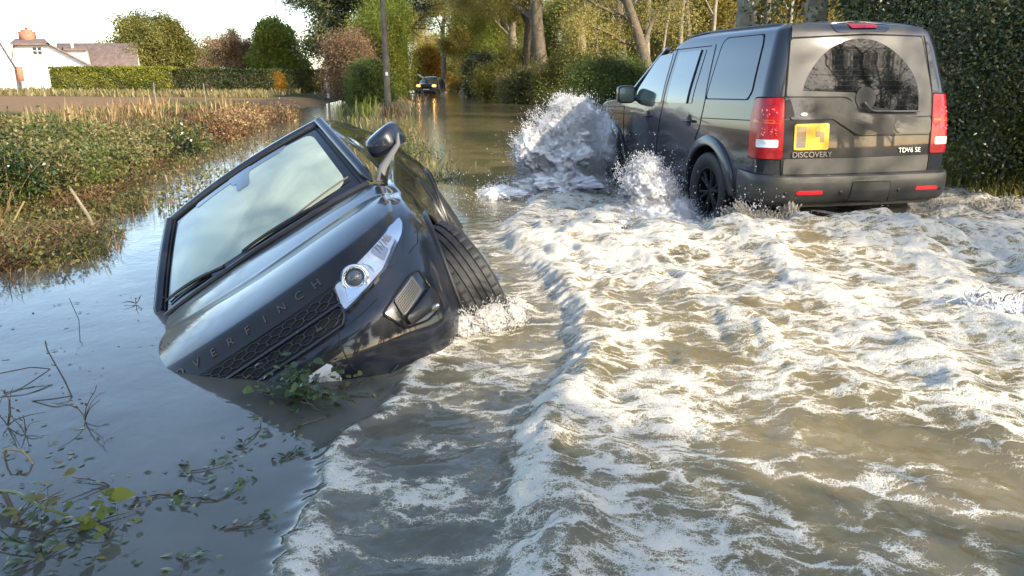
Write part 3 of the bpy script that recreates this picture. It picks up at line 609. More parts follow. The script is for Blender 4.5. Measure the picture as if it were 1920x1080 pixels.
        hx = MB(); q = lambda u, w_: (1-u)*(1-w_)*mq[0] + u*(1-w_)*mq[3] + u*w_*mq[2] + (1-u)*w_*mq[1]
        for r_ in range(1, 8):
            w_ = r_ / 8; pts = [q(u, np.clip(w_ + (.03 if i % 2 else -.03), 0, 1)) for i, u in enumerate(np.linspace(.03, .97, 14))]
            hx.line(pts, mp, .0028, .01, .015, 5)
        hx.line(cat_closed(mq), mp, .005, .012, .013); hx.build("mesh_bars", M_meshbar, v)
        fg = MB(); fg.patch(roundpoly(tz([(.640, .80, .555), (.628, .806, .486), (.651, .787, .452), (.80, .645, .478), (.80, .645, .526)]), .012), mp, .028, rings=5, step=.015, edge=.03, dome=.012); fgo = fg.build("fog_lamp_pod", M_black, v)
        fl = MB(); pp = mp(np.array([e_t((.70, .755, .47))]), np.array([.468]), .03)[0]; fl.ball(pp, .03, 14, 8, (.5, 1.2, .6)); fl.build("fog_lamp", M_chromedk, fgo)
        # panel lines on the bumper corner
        for pts, rr_, stp in [(tz([(.822, .433, .717), (.872, .372, .656), (.90, .345, .60), (.907, .330, .50), (.90, .34, .42)]), .003, .015), (tz([(.875, .37, .655), (.848, .50, .66), (.80, .60, .675)]), .002, .015), ([(.72, .79), (.86, .785)], .002, .02), ([(.775, .80), (.70, .745), (.6, .74)], .0025, .015), ([(1.52, .30), (1.50, .7), (1.38, 1.0)], .003, .03), ([(2.45, .30), (2.47, .7), (2.5, 1.06)], .003, .03), ([(1.4, .62), (2.2, .64), (3.0, .68)], .004, .05)]:
            ln = MB(); ln.line(pts, mp, rr_, stp); ln.build("shut_line", M_gap, root)
        # wheel opening: lip, liner
        for cx in (0, -2.66):
            al = MB(); a = np.linspace(-.32, np.pi + .32, 48); xx = cx + .418*np.cos(a); zz = .37 + .418*np.sin(a)
            tt = np.where(xx < EX0, 1 + (EX0 - xx), 0.)
            for i in np.where(xx >= EX0)[0]: tt[i] = 2/np.pi*math.atan2((max(0, 1 - ((xx[i]-EX0)/(float(e_xf(zz[i]))-EX0))**EN))**.5, ((xx[i]-EX0)/(float(e_xf(zz[i]))-EX0))**(EN/2))
            al.tube(mp(tt, zz, .004), .015, 8); al.build("arch_lip", M_black, root)
            wl = MB(); aa = np.linspace(-.5, np.pi+.5, 30); wl.grid(np.stack([np.stack([cx + .415*np.cos(aa), np.full(30, s*y_), .37 + .415*np.sin(aa)], -1) for y_ in (.90, .75, .55)])); wl.build("wheel_well", M_gap, root)
    # grille
    mp = lambda a, c, o: np.where((np.asarray(a) < 0)[..., None], e_P(np.abs(a), c, o)*np.array([1, -1, 1]), e_P(np.abs(a), c, o))
    ta = lambda y, z: math.copysign(2/np.pi*math.atan2((abs(y)/float(e_ys(z)))**(EN/2), (1-(abs(y)/float(e_ys(z)))**EN)**.5), y)
    def gp(L): return [(ta(y, z), z) for y, z in L]
    gr = MB(); gr.patch(roundpoly(gp([(-.455, .826), (0, .826), (.455, .826), (.445, .76), (.425, .690), (.37, .655), (0, .655), (-.37, .655), (-.425, .690), (-.445, .76)]), .01), mp, .003, rings=6, step=.015)
    G = gr.build("grille", M_gap, root)
    ht = MB()
    for row, (z0, z1) in enumerate(((.775, .818), (.692, .738))):
        nh = 26; ys = np.linspace(-.43, .43, nh)
        for lv in range(3):
            z_ = z0 + (z1-z0)*lv/2; pts = []
            for i, y in enumerate(ys): pts.append((y, z_ + ((z1-z0)*.16 if (i//1) % 2 else -(z1-z0)*.16) * (1 if lv % 2 else -1)))
            ht.line(gp(pts), mp, .0032, .012, .012, 6)
        for i, y in enumerate(ys):
            if i % 2: ht.line(gp([(y, z0 + (z1-z0)*.58), (y, z0 + (z1-z0)*.92)]), mp, .003, .01, .012, 5)
            else: ht.line(gp([(y, z0 + (z1-z0)*.08), (y, z0 + (z1-z0)*.42)]), mp, .003, .01, .012, 5)
    ht.build("grille_mesh", M_grmesh, G)
    br = MB(); br.line(gp([(y, .755) for y in np.linspace(-.44, .44, 30)]), mp, .011, .02, .010); br.line(gp([(y, .672) for y in np.linspace(-.40, .40, 30)]), mp, .010, .02, .010)
    br.line(gp([(-.40, .672), (-.43, .70), (-.44, .738), (-.425, .755)]), mp, .008, .012, .010); br.line(gp([(.40, .672), (.43, .70), (.44, .738), (.425, .755)]), mp, .008, .012, .010)
    br.build("grille_bar", M_trim, G)
    for y in (-.30, -.10, .10, .30): bt = MB(); bt.box(e_P(np.array([abs(ta(y, .72))]), np.array([.715]), .014)[0]*np.array([1, 1 if y > 0 else -1, 1]), (.012, .03, .012)); bt.build("grille_clip", M_chromedk, G)
    # bumper bar and lower opening, plate
    lw = MB(); lw.patch(roundpoly(gp([(-.36, .60), (0, .60), (.36, .60), (.345, .575), (0, .57), (-.345, .575)]), .004), mp, .004, step=.015); lw.build("lower_opening", M_gap, root); lw = MB(); lw.patch(roundpoly(gp([(-.42, .36), (0, .37), (.42, .36), (.40, .27), (0, .27), (-.40, .27)]), .01), mp, .004, step=.02)
    lw.build("lower_opening", M_gap, root)
    pl_ = MB(); pl_.patch(roundpoly(gp([(-.26, .570), (0, .570), (.262, .570), (.264, .458), (0, .458), (-.26, .458)]), .006), mp, .014, rings=3, step=.02, edge=.012); np_ = pl_.build("number_plate", M_plate, root)
    for y in (.16, -.16): sc = MB(); sc.ball(mp(np.array([ta(y, .515)]), np.array([.515]), .016)[0], .006, 8, 6); sc.build("plate_screw", M_gap, np_)
    lm = MB(); nh = 20; ys = np.linspace(-.5, .5, nh)
    for lv in range(3): lm.line(gp([(y, .275 + .04*lv + (.008 if i % 2 else -.008)) for i, y in enumerate(ys)]), mp, .004, .012, .012, 5)
    lm.build("lower_mesh", M_grmesh, root)
    # ---- door mirrors
    for s in (1,):
        S1 = np.array([1, s, 1]); mb = MB(); th = np.linspace(0, 2*np.pi, 28, endpoint=False); rings = []
        for k, (xo, sc_) in enumerate([(-.105, .0), (-.105, .90), (-.09, .99), (-.06, 1.03), (-.02, 1.0), (.02, .90), (.05, .70), (.066, .42), (.07, .02)]):
            cy = np.sign(np.cos(th))*np.abs(np.cos(th))**.55; cz = np.sign(np.sin(th))*np.abs(np.sin(th))**.55
            rings.append(np.stack([np.full(28, -.50 + xo), .945 + cy*.112*sc_ - xo*.3, 1.235 + cz*(.078 + .012*cy)*sc_], -1))
        mb.grid(np.array(rings)*S1, cv=True); mi = mb.build("door_mirror", E_paint, root)
        bd = MB(); q = np.array([[-.40, .80, 1.06], [-.415, .87, 1.115], [-.43, .95, 1.150], [-.44, 1.02, 1.180], [-.45, 1.058, 1.235]])*S1
        bd.tube(q, [.030, .024, .020, .016, .006], 10); bd.build("mirror_arm", M_mirarm, mi)
        gl = MB(); gl.grid(np.stack([np.stack([np.full(28, -.608), .945 + .033 + cy*.100*k, 1.235 + cz*.068*k], -1) for k in (.01, .5, 1)])*S1, cv=True); gl.build("mirror_glass", M_glassdark, mi)
    # ---- wheels, underside
    make_wheel(root, (.02, .885, .345), .366, .245, steer=R(16), side=1, camber=R(-4))
    make_wheel(root, (.0, -.82, .365), .366, .245, steer=R(16), side=-1)
    for s in (1, -1): make_wheel(root, (-2.66, s*.835, .365 - (.03 if s > 0 else 0)), .366, .245, side=s)
    un = MB(); un.box((-1.3, 0, .30), (3.6, 1.3, .16)); un.build("underbody", M_gap, root)
    return root
M_lampbowl = mat("lamp_bowl", (.46, .47, .48), rough=.3, metal=.75, col2=(.75, .76, .77), vscale=16)
M_bluechrome = mat("bluish_chrome", (.62, .70, .80), rough=.22, metal=.8)
M_letter = mat("dark_bronze_letter", (.12, .11, .095), rough=.35, metal=.6)
M_wipbr = mat("weathered_wiper", (.10, .08, .06), rough=.5)
M_mesh = mat("vent_mesh_dark", (.03, .03, .028), rough=.6)
M_meshbar = mat("mesh_bar_grey", (.22, .20, .17), rough=.35, metal=.4)
M_grmesh = mat("grille_mesh_black", (.020, .027, .036), rough=.25, spec=.5)
M_chromedk = mat("dark_chrome", (.30, .30, .30), rough=.2, metal=.9)
M_mirarm = mat("satin_grey_arm", (.12, .12, .12), rough=.35, coat=.4)
EVO = build_evoque()
# ================================================================ the car driving through the flood
D_paint = paint("dark_grey_paint", (.014, .017, .024), dust=(.06, .055, .047), dmin=.72, dmax=1.05, dscale=2.5, rough=.28, dirtlow=(2, .95, .35))
D_tail = paint("dusty_tailgate_paint", (.022, .022, .022), dust=(.060, .056, .049), dmin=.28, dmax=.78, dscale=3.5, rough=.3)
D_bump = mat("dusty_grey_bumper", (.036, .035, .032), rough=.45, var=.35, vscale=6, coat=.15)
D_arch = mat("arch_flare_plastic", (.022, .025, .031), rough=.3, coat=.5, var=.25, vscale=6)
M_dustglass = mat("dusty_rear_glass", (.064, .061, .053), rough=.5, spec=.2, coat=.5, var=.22, vscale=4, coatr=.10)
M_sideglass = mat("side_privacy_glass", (.034, .052, .064), rough=.2, coat=.55, spec=.4)
M_frontglass = mat("front_door_glass", (.07, .105, .115), rough=.12, coat=.8, spec=.5)
d_ys = spl([.38, .42, .55, .8, 1.0, 1.2, 1.28, 1.6, 1.82, 1.88, 1.92], [.82, .89, .915, .93, .925, .905, .895, .82, .755, .72, .60])
d_xr = spl([.40, .8, 1.0, 1.3, 1.6, 1.85, 1.90, 1.93], [-1.06, -1.06, -1.05, -1.015, -.96, -.90, -.86, -.78])
d_xf = spl([.38, .5, .85, 1.06, 1.14, 1.175, 1.22, 1.26, 1.55, 1.80, 1.86, 1.92], [3.60, 3.70, 3.71, 3.66, 3.56, 3.30, 2.62, 2.34, 1.90, 1.50, 1.36, 1.0])
def d_rear(y, z, o=0.):
    y = np.asarray(y, float); z = np.asarray(z, float)
    x = d_xr(z) + .06*(np.abs(y)/.9)**2.5; n = np.stack([-np.ones_like(x), .17*np.sign(y)*(np.abs(y)/.9)**1.5, .12 + 0*x], -1)
    n /= np.linalg.norm(n, axis=-1)[..., None]; return np.stack([x, y, z], -1) + n*np.asarray(o)[..., None]
def d_sy(x, z): return d_ys(z) - .03*np.clip((x-1.5)/2.2, 0, 1)**2
def d_side(x, z, o=0., s=1):
    x = np.asarray(x, float); z = np.asarray(z, float); y = d_sy(x, z) + np.asarray(o)
    return np.stack([x, s*y, z + 0*x], -1)
def build_disco():
    root = empty("moving_car", (0, 0, 0), "dark grey boxy off-road car driving away through the flood throwing up spray", "car")
    Rm = Matrix.Rotation(R(102.276), 4, 'Z') @ Matrix.Rotation(R(-.234), 4, 'Y') @ Matrix.Rotation(R(-.158), 4, 'X')
    Rm.translation = Vector((2.8336, 7.8877, -1.4506 + CAMH)); root.matrix_world = Rm
    zs = np.concatenate([np.linspace(.38, 1.04, 26), np.linspace(1.07, 1.27, 15), np.linspace(1.30, 1.93, 28)])
    body = MB(); grids = []
    for sg in (1, -1):
        rows = []
        for z in zs:
            ys = float(d_ys(z)); xf = float(d_xf(z)); rc = .13; rf = min(.32, ys*.5)
            y0 = np.linspace(0, ys - rc, 14); p = [np.array([float(d_xr(z)) + .06*(y/.9)**2.5, y]) for y in y0]
            xa = p[-1][0]
            for a in np.linspace(0, np.pi/2, 10)[1:]: p.append(np.array([xa + rc*(1-np.cos(a)), ys - rc + rc*np.sin(a)]))
            xs = np.linspace(p[-1][0], xf - rf, 150)[1:]
            for x in xs: p.append(np.array([x, float(ys - .03*np.clip((x-1.5)/2.2, 0, 1)**2)]))
            ye = p[-1][1]
            for a in np.linspace(0, np.pi/2, 10)[1:]: p.append(np.array([xf - rf + rf*np.sin(a), ye - rf + rf*np.cos(a)]))
            for y in np.linspace(ye - rf, 0, 10)[1:]: p.append(np.array([xf + .03*(1-(y/(ye-rf))**2), y]))
            rows.append([[q[0], sg*q[1], z] for q in p])
        P = np.transpose(np.array(rows), (1, 0, 2)); m = np.ones((P.shape[0]-1, P.shape[1]-1), bool)
        P, m = cut_arch(P, [(0, .40, .44), (2.885, .40, .44)], m, lambda q: (np.abs(q[..., 1]) > .80) & (q[..., 2] < .95), .02)
        body.grid(P, mask=m)
        top = P[:, -1]; body.grid(np.stack([top, top*np.array([1, .6, 1]) + np.array([0, 0, .012]), top*np.array([1, .001, 1]) + np.array([0, 0, .02])], 1))
    body.build("body", D_paint, root, True, 45)
    # ---- tailgate skin over the rear face
    rim = [(.742, 1.905), (0, 1.93), (-.60, 1.905), (-.70, 1.30), (-.722, .80), (-.72, .655), (0, .655), (.745, .655), (.765, .80), (.755, 1.31)]
    tg = MB(); tg.pc = (0, 1.2); tg.patch(roundpoly([(.66, 1.895), (0, 1.912), (-.585, 1.895), (-.672, 1.34), (-.692, .82), (-.69, .655), (0, .655), (.745, .655), (.765, .82), (.752, 1.31)], .015), d_rear, .003, rings=14, step=.04)
    T = tg.build("tailgate", D_tail, root)
    win = roundpoly([(.690, 1.790), (0, 1.825), (-.572, 1.818), (-.676, 1.347), (-.682, 1.144), (.028, 1.137), (.075, 1.177), (.135, 1.284), (.191, 1.314), (.738, 1.317)], [.03, .01, .03, .01, .02, .02, .02, .03, .04, .02])
    wg = MB(); wg.pc = (-.05, 1.5); wg.patch(win, d_rear, .007, rings=12, step=.02); RW = wg.build("rear_window", M_dustglass, root)
    sw = [(.585, 1.366), (.578, 1.41), (.558, 1.46), (.53, 1.51), (.494, 1.564), (.45, 1.615), (.407, 1.66), (.36, 1.696), (.309, 1.727), (.25, 1.755), (.198, 1.775), (.14, 1.787), (.074, 1.793), (.01, 1.792), (-.05, 1.787), (-.11, 1.773), (-.163, 1.754), (-.22, 1.726), (-.278, 1.691), (-.335, 1.65), (-.385, 1.604), (-.43, 1.557), (-.469, 1.506), (-.498, 1.453), (-.519, 1.398), (-.529, 1.345), (-.532, 1.289), (-.534, 1.182), (-.07, 1.178), (.0, 1.26), (.11, 1.352)]
    wp = MB(); wp.pc = (0, 1.45); wp.patch(sw, d_rear, .0095, rings=10, step=.02, edge=.002); WG = wp.build("wiped_glass", mat("clean_rear_glass", (.006, .007, .008), rough=.03, spec=.32), RW)
    fl = MB()
    for k in range(12):
        z = 1.24 + k*.042; yy = np.sqrt(max(0, .62**2 - (z-1.18)**2)); fl.line([(max(-.52, -yy+.08), z), (-.14 if z < 1.34 else yy-.1, z)], d_rear, .0007, .05, .0100, 4)
    fl.build("heating_wire", mat("heating_wire", (.05, .045, .035), rough=.5), WG)
    hub = MB(); hub.patch([(.005 + .098*np.cos(a), 1.300 + .098*np.sin(a)) for a in np.linspace(0, 2*np.pi, 30)[:-1]], d_rear, .014, dome=.003, rings=4, edge=.02)
    HB = hub.build("wiper_hub_cover", mat("dusty_wiper_hub", (.062, .058, .048), rough=.6, spec=.2), RW)
    dk = MB(); dk.patch(roundpoly([(.085, 1.255), (.04, 1.262), (-.02, 1.20), (-.10, 1.175), (-.52, 1.172), (-.52, 1.158), (.04, 1.150), (.075, 1.19)], .01), d_rear, .012, step=.012)
    dk.build("wiper_recess", M_gap, RW)
    wa = MB(); wa.tube(d_rear(np.array([.035, .02, -.01, -.045, -.09]), np.array([1.264, 1.245, 1.212, 1.194, 1.190]), np.array([.035, .04, .042, .042, .042])), [.016, .014, .011, .009, .008], 8)
    wa.tube(d_rear(np.array([-.07, -.3, -.525]), np.array([1.190, 1.186, 1.184]), np.array([.038, .034, .03])), .009, 6); wa.build("wiper_arm", D_bump, RW)
    # tailgate steps and seams
    ln = MB()
    ln.line(cat_closed(win), d_rear, .004, .02, .006, closed=True)
    ln.line([(.752, 1.121), (.207, 1.123), (.128, 1.016), (.095, .994), (.06, .988), (-.69, .986)], d_rear, .005, .012, .003)
    ln.line([(.75, .805), (0, .806), (-.685, .815)], d_rear, .004, .03, .004); ln.line([(.745, .657), (0, .657), (-.69, .660)], d_rear, .007, .03, .002)
    ln.line([(.705, 1.845), (0, 1.853), (-.58, 1.853)], d_rear, .0, .03, .002) if 0 else None
    ln.line([(.66, 1.90), (.69, 1.80), (.745, 1.32), (.762, .81), (.745, .66)], d_rear, .004, .03, .005); ln.line([(-.585, 1.90), (-.60, 1.82), (-.685, 1.34), (-.70, .82), (-.695, .66)], d_rear, .004, .03, .005)
    ln.build("tailgate_seam", M_gap, T)
    lp = MB(); lp.patch(roundpoly([(.738, .80), (0, .80), (-.682, .81), (-.682, .668), (0, .668), (.735, .668)], .012), d_rear, .011, rings=4, step=.03, edge=.012); lp.build("lower_tailgate", mat("pale_dusty_panel", (.078, .074, .066), rough=.45, var=.3, vscale=4, coat=.3), T)
    # raised upper-left handle panel with the plate recess below it
    hp = MB(); hp.pc = (.45, 1.21); hp.patch(roundpoly([(.71, 1.300), (.185, 1.300), (.120, 1.262), (.06, 1.165), (.02, 1.128), (-.67, 1.13), (-.675, 1.0), (.065, 1.0), (.105, 1.008), (.14, 1.045), (.20, 1.132), (.70, 1.130)], .02), d_rear, .016, rings=6, step=.02, edge=.016)
    hp.build("handle_panel", D_tail, T)
    rc = MB(); rc.patch(roundpoly([(.745, 1.122), (.215, 1.122), (.30, 1.095), (.68, 1.085), (.70, .86), (.745, .86)], .01), d_rear, .0065, rings=4, step=.02); rc.pc = None; rc.build("plate_recess", M_gap, T)
    r2 = MB(); r2.patch(roundpoly([(.748, 1.29), (.70, 1.29), (.66, 1.15), (.75, 1.14)], .01), d_rear, .018, step=.02); r2.build("handle_shadow_gap", M_gap, T)
    pl = MB(); pl.patch(roundpoly([(.657, 1.091), (.345, 1.098), (.342, .874), (.659, .874)], .012), d_rear, .014, rings=3, step=.02, edge=.008); P_ = pl.build("number_plate", M_yplate, T)
    bl = {}
    rng = random.Random(5); cells = [(0, 0, 1), (1, 0, 1), (2, 0, 2), (0, 1, 0), (1, 1, 0), (4, 1, 1), (5, 1, 1), (0, 2, 3), (1, 2, 0), (5, 2, 1), (0, 3, 3), (1, 3, 0), (3, 3, 2), (4, 0, 2)]
    cm = [mat("plate_mark_brown", (.20, .13, .06), rough=.4), mat("plate_mark_olive", (.30, .20, .08), rough=.4), mat("plate_mark_pale", (.60, .33, .05), rough=.4), mat("plate_mark_grey", (.16, .14, .16), rough=.4)]
    for k in range(4):
        for (c, r_, t) in cells:
            if t == k: mb = MB(); y1 = .638 - c*.042; z1 = 1.072 - r_*.045; mb.patch([(y1, z1), (y1-.042, z1), (y1-.042, z1-.045), (y1, z1-.045)], d_rear, .0152, rings=1, step=.02, edge=.001); mb.build("plate_mark", cm[k], P_)
    def put(s, y, z, size, m, name, o=.014, sx=1):
        p = d_rear(np.array(y), np.array(z), np.array(o)); n = d_rear(np.array(y), np.array(z), np.array(1.)) - d_rear(np.array(y), np.array(z), np.array(0.)); n /= np.linalg.norm(n)
        tx = np.cross([0, 0, 1], n); tx /= np.linalg.norm(tx); up = np.cross(n, tx)
        text_obj(name, s, size, .003, m, T, Matrix([[tx[i]*sx, up[i], n[i], p[i]] for i in range(3)] + [[0, 0, 0, 1]]))
    put("DISCOVERY", .488, .832, .066, M_badge, "model_lettering", .012, 1.05); put("TDV6 SE", -.465, .853, .058, M_silver, "trim_lettering", .012, 1.1)
    bd = MB(); bd.patch([(.581 + .034*np.cos(a), 1.172 + .016*np.sin(a)) for a in np.linspace(0, 2*np.pi, 24)[:-1]], d_rear, .021, rings=3, edge=.006); bd.build("oval_badge", mat("badge_grey_green", (.30, .30, .27), rough=.4, metal=.3), T)
    # high brake light in the top spoiler
    sp = MB(); sp.patch(roundpoly([(.66, 1.90), (0, 1.925), (-.585, 1.90), (-.605, 1.822), (0, 1.835), (.688, 1.800)], .012), d_rear, .016, rings=5, step=.03, edge=.016); SP = sp.build("top_spoiler", D_tail, root)
    hb = MB(); hb.patch(roundpoly([(.315, 1.917), (-.245, 1.917), (-.235, 1.872), (-.20, 1.852), (.28, 1.845), (.30, 1.868)], .015), d_rear, .022, rings=4, step=.02, edge=.01); hb.build("brake_light_housing", M_trim, SP)
    hr = MB(); hr.patch(roundpoly([(.145, 1.925), (-.115, 1.925), (-.115, 1.882), (.145, 1.878)], .012), d_rear, .036, rings=3, step=.02, edge=.018); hr.build("high_brake_light", M_red, SP)
    # ---- tail lamps wrap round the corners
    for s in (1, -1):
        def wrap(a, z, o, s=s):   # a: arc length from the inner edge outwards round the corner
            a = np.asarray(a, float); z = np.asarray(z, float); ys = d_ys(z); rc_ = .13; yi = .755 if s > 0 else .69; out = np.zeros(a.shape + (3,))
            Lf = ys - rc_ - yi; y = yi + np.minimum(a, Lf); xa = d_xr(z) + .06*((ys-rc_)/.9)**2.5
            ang = np.clip((a - Lf) / rc_, 0, np.pi/2); rem = np.maximum(0, a - Lf - rc_*np.pi/2)
            x = np.where(a < Lf, d_xr(z) + .06*(y/.9)**2.5, xa + rc_*(1-np.cos(ang)) + rem); yy = np.where(a < Lf, y, ys - rc_ + rc_*np.sin(ang))
            nx = np.where(a < Lf, -1., -np.cos(ang)); ny = np.where(a < Lf, 0., np.sin(ang)); o = np.asarray(o)
            return np.stack([x + nx*o, s*(yy + ny*o), z], -1)
        w_ = .345 if s > 0 else .40; zt, zb = (1.312, .802) if s > 0 else (1.336, .825)
        q = MB(); q.patch(roundpoly([(.0, zt), (w_-.05, zt-.01), (w_-.005, zt-.16), (w_, zb), (.0, zb)], [.012, .04, .03, .012, .012]), wrap, .014, rings=5, step=.02, edge=.016); TL = q.build("tail_lamp", M_red, root)
        q = MB(); q.patch(roundpoly([(.012, 1.128), (w_-.06, 1.128), (w_-.06, 1.098), (.012, 1.098)], .006), wrap, .0155, rings=2, step=.015, edge=.002); q.build("indicator_band", M_ambred, TL)
        q = MB(); q.patch(roundpoly([(.045, .964), (.225, .964), (.225, .898), (.045, .898)], .008), wrap, .0165, rings=2, step=.015, edge=.003); q.build("reverse_lens", M_white, TL)
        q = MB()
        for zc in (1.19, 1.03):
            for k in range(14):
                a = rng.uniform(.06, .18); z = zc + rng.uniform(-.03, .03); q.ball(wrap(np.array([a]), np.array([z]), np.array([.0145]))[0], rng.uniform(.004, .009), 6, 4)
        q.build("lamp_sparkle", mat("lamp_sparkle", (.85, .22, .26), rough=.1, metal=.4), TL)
        q = MB(); q.line(cat_closed(roundpoly([(-.006, zt+.006), (w_-.045, zt-.002), (w_+.004, zt-.16), (w_+.008, zb-.006), (-.006, zb-.006)], [.012, .04, .03, .012, .012])), wrap, .006, .02, .003, closed=True); q.build("lamp_gasket", M_gap, TL)
    # ---- rear bumper
    bmp = MB(); zz = np.array([.655, .662, .65, .60, .52, .45, .415, .40]); pr = np.array([.0, .05, .075, .085, .08, .06, .03, -.03])
    cols = []
    for z, o in zip(zz, pr):
        row = []
        for s, arr in ((1, np.linspace(1, 0, 26)), (-1, np.linspace(0, 1, 26)[1:])):
            for k in arr:   # k = 0 centre .. 1 flank end
                L = k * 1.28; ys = .93; rc_ = .16
                if L < ys - rc_: x = -1.06 + .05*(L/.9)**2.5; y = L; nx, ny = -1, 0
                else:
                    a = min((L - ys + rc_)/rc_, np.pi/2); rem = max(0, L - ys + rc_ - rc_*np.pi/2); x = -1.06 + .033 + rc_*(1-np.cos(a)) + rem; y = ys - rc_ + rc_*np.sin(a); nx, ny = -np.cos(a), np.sin(a)
                f = 1 if k < .78 else max(.18, 1 - (k-.78)*3.7)
                row.append([x + nx*o*f, s*(y + ny*o*f*.4), z + (.0 if k < .6 else .03*(k-.6))])
        cols.append(row)
    BM = bmp.grid(np.array(cols)).build("rear_bumper", D_bump, root, True, 50)
    def bp(y, z, o):
        y = np.asarray(y, float); z = np.asarray(z, float); of = np.interp(z, zz[::-1][1:-1], pr[::-1][1:-1])
        k = np.clip((np.abs(y) - .77)/.16, 0, 1)
        return np.stack([-1.06 + .05*(np.abs(y)/.9)**2.5 - of - np.asarray(o) + .10*k**2, y, z], -1)
    for y0, y1, z in ((.645, .40, .517), (-.52, -.765, .525)):
        q = MB(); q.patch(roundpoly([(y0, z+.018), (y1, z+.018), (y1, z-.018), (y0, z-.018)], .012), bp, .006, rings=3, step=.02); q.build("bumper_reflector", M_redref, BM)
    for y in (.229, -.347, .74, -.80):
        q = MB(); q.ball(bp(np.array(y), np.array(.515), .0), .017, 12, 8, (.5, 1, 1)); q.build("parking_sensor", M_black, BM)
    q = MB(); q.patch(roundpoly([(.125, .60), (-.25, .60), (-.26, .43), (.14, .43)], .02), bp, .005, rings=3, step=.02); TC = q.build("tow_cover", D_bump, BM)
    q = MB(); q.line([(.155, .41), (.13, .45), (.125, .60), (-.25, .60), (-.26, .45), (-.28, .415)], bp, .004, .02, .003); q.build("cover_seam", M_gap, BM)
    # tow bar, spare wheel and exhaust below
    q = MB(); q.tube([[-.9, .55, .36], [-1.0, .2, .30], [-1.06, -.06, .26]], .028, 8); q.build("tow_brace", M_black, root)
    q = MB(); q.box((-1.05, -.08, .28), (.10, .17, .13), bev=.015); q.box((-1.10, -.08, .225), (.12, .24, .03), bev=.008); q.tube([[-1.11, -.08, .24], [-1.14, -.08, .30], [-1.14, -.08, .33]], [.02, .018, .018], 10); q.ball((-1.14, -.08, .345), .026, 12, 8); q.build("tow_hitch", M_black, root)
    q = MB(); q.lathe([(.02, -.12), (.30, -.12), (.37, -.05), (.37, .05), (.30, .11), (.02, .11)], (-.62, -.05, .44), 40, np.array([[1, 0, 0], [0, 0, 1], [0, 1, 0.]])); q.build("spare_wheel", M_rubber, root)
    q = MB(); q.box((1.2, 0, .36), (4.2, 1.3, .2)); q.build("underbody", M_gap, root)
    # ---- flanks
    for s in (1, -1):
        fn = lambda a, c, o, s=s: d_side(a, c, o, s)
        def part(name, out, m, off=.005, r=.03, parent=root, **k):
            q = MB(); q.patch(roundpoly(out, r), fn, off, rings=10, step=.04, **k); return q.build(name, m, parent)
        part("side_window", [(2.08, 1.212), (2.06, 1.33), (1.66, 1.712), (1.285, 1.735), (1.285, 1.205)], M_frontglass)
        part("side_window", [(1.136, 1.20), (1.125, 1.733), (.585, 1.745), (.615, 1.215)], M_frontglass)
        part("side_window", [(.585, 1.215), (.560, 1.745), (.475, 1.745), (.50, 1.215)], M_sideglass, r=.01)
        part("side_window", [(.185, 1.275), (.17, 1.80), (.10, 1.838), (-.56, 1.838), (-.605, 1.76), (-.665, 1.36), (-.62, 1.29)], M_sideglass, r=.06)
        q = MB(); q.line([(.185, 1.273), (.165, 1.80), (.10, 1.842), (-.565, 1.842), (-.61, 1.76), (-.668, 1.36), (-.62, 1.287), (.185, 1.273)], fn, .005, .03, .004); q.build("window_seal", M_gap, root)
        q = MB(); q.line([(.60, 1.215), (.572, 1.745)], fn, .014, .03, .005); q.build("window_divider", M_gap, root)
        for pts in ([(2.45, 1.12), (2.40, .766), (2.36, .42)], [(1.205, 1.78), (1.235, 1.18), (1.33, .602), (1.37, .42)], [(.32, 1.79), (.30, 1.77), (.21, 1.262), (.24, 1.0), (.33, .86)], [(.262, 1.085), (-.72, 1.113)], [(2.45, 1.12), (3.1, 1.09)], [(2.36, .425), (.40, .425)], [(.40, 1.78), (1.60, 1.765), (2.05, 1.36)]):
            q = MB(); q.line(pts, fn, .0045, .03, .001); q.build("door_seam", M_gap, root)
        q = MB(); q.line([(2.33, .43), (.48, .43)], fn, .022, .05, .004); q.build("sill_trim", D_arch, root)
        for x in (1.62, .50):
            q = MB(); zc = 1.045; q.tube(fn(np.linspace(x+.08, x-.13, 8), np.full(8, zc), np.array([.01, .032, .038, .04, .04, .038, .032, .008])), [.008, .014, .015, .015, .015, .015, .013, .006], 8); H = q.build("door_handle", M_black, root)
            q = MB(); q.patch([(x + .055*np.cos(a), zc + .062*np.sin(a)) for a in np.linspace(0, 2*np.pi, 20)[:-1]], fn, .003, rings=3); q.build("handle_cup", M_gap, H)
        for cx, a0, a1 in ((0, -.30, np.pi + .12), (2.885, -.1, np.pi + .25)):
            q = MB(); a = np.linspace(a0, a1, 50); rows = []
            for r_, o in ((.435, -.05), (.435, .028), (.45, .042), (.50, .040), (.528, .022), (.535, -.002)):
                xx = cx + r_*np.cos(a); z_ = np.maximum(.40 + r_*np.sin(a)*(1.0 if r_ < .45 else 1.0), .30); rows.append(fn(xx, z_, np.full(50, o)))
            q.grid(np.array(rows)); q.build("wheel_arch", D_arch, root)
            q = MB(); aa = np.linspace(-.5, np.pi+.5, 30); q.grid(np.stack([np.stack([cx + .438*np.cos(aa), np.full(30, s*y_), .40 + .438*np.sin(aa)], -1) for y_ in (.92, .7, .5)])); q.build("wheel_well", M_gap, root)
            make_wheel(root, (cx, s*.81, .385), .388, .255, side=s, rimr=.24, spokes=6, rimmat=M_gap)
        # mirror
        q = MB(); th = np.linspace(0, 2*np.pi, 28, endpoint=False); cy = np.sign(np.cos(th))*np.abs(np.cos(th))**.5; cz = np.sign(np.sin(th))*np.abs(np.sin(th))**.5
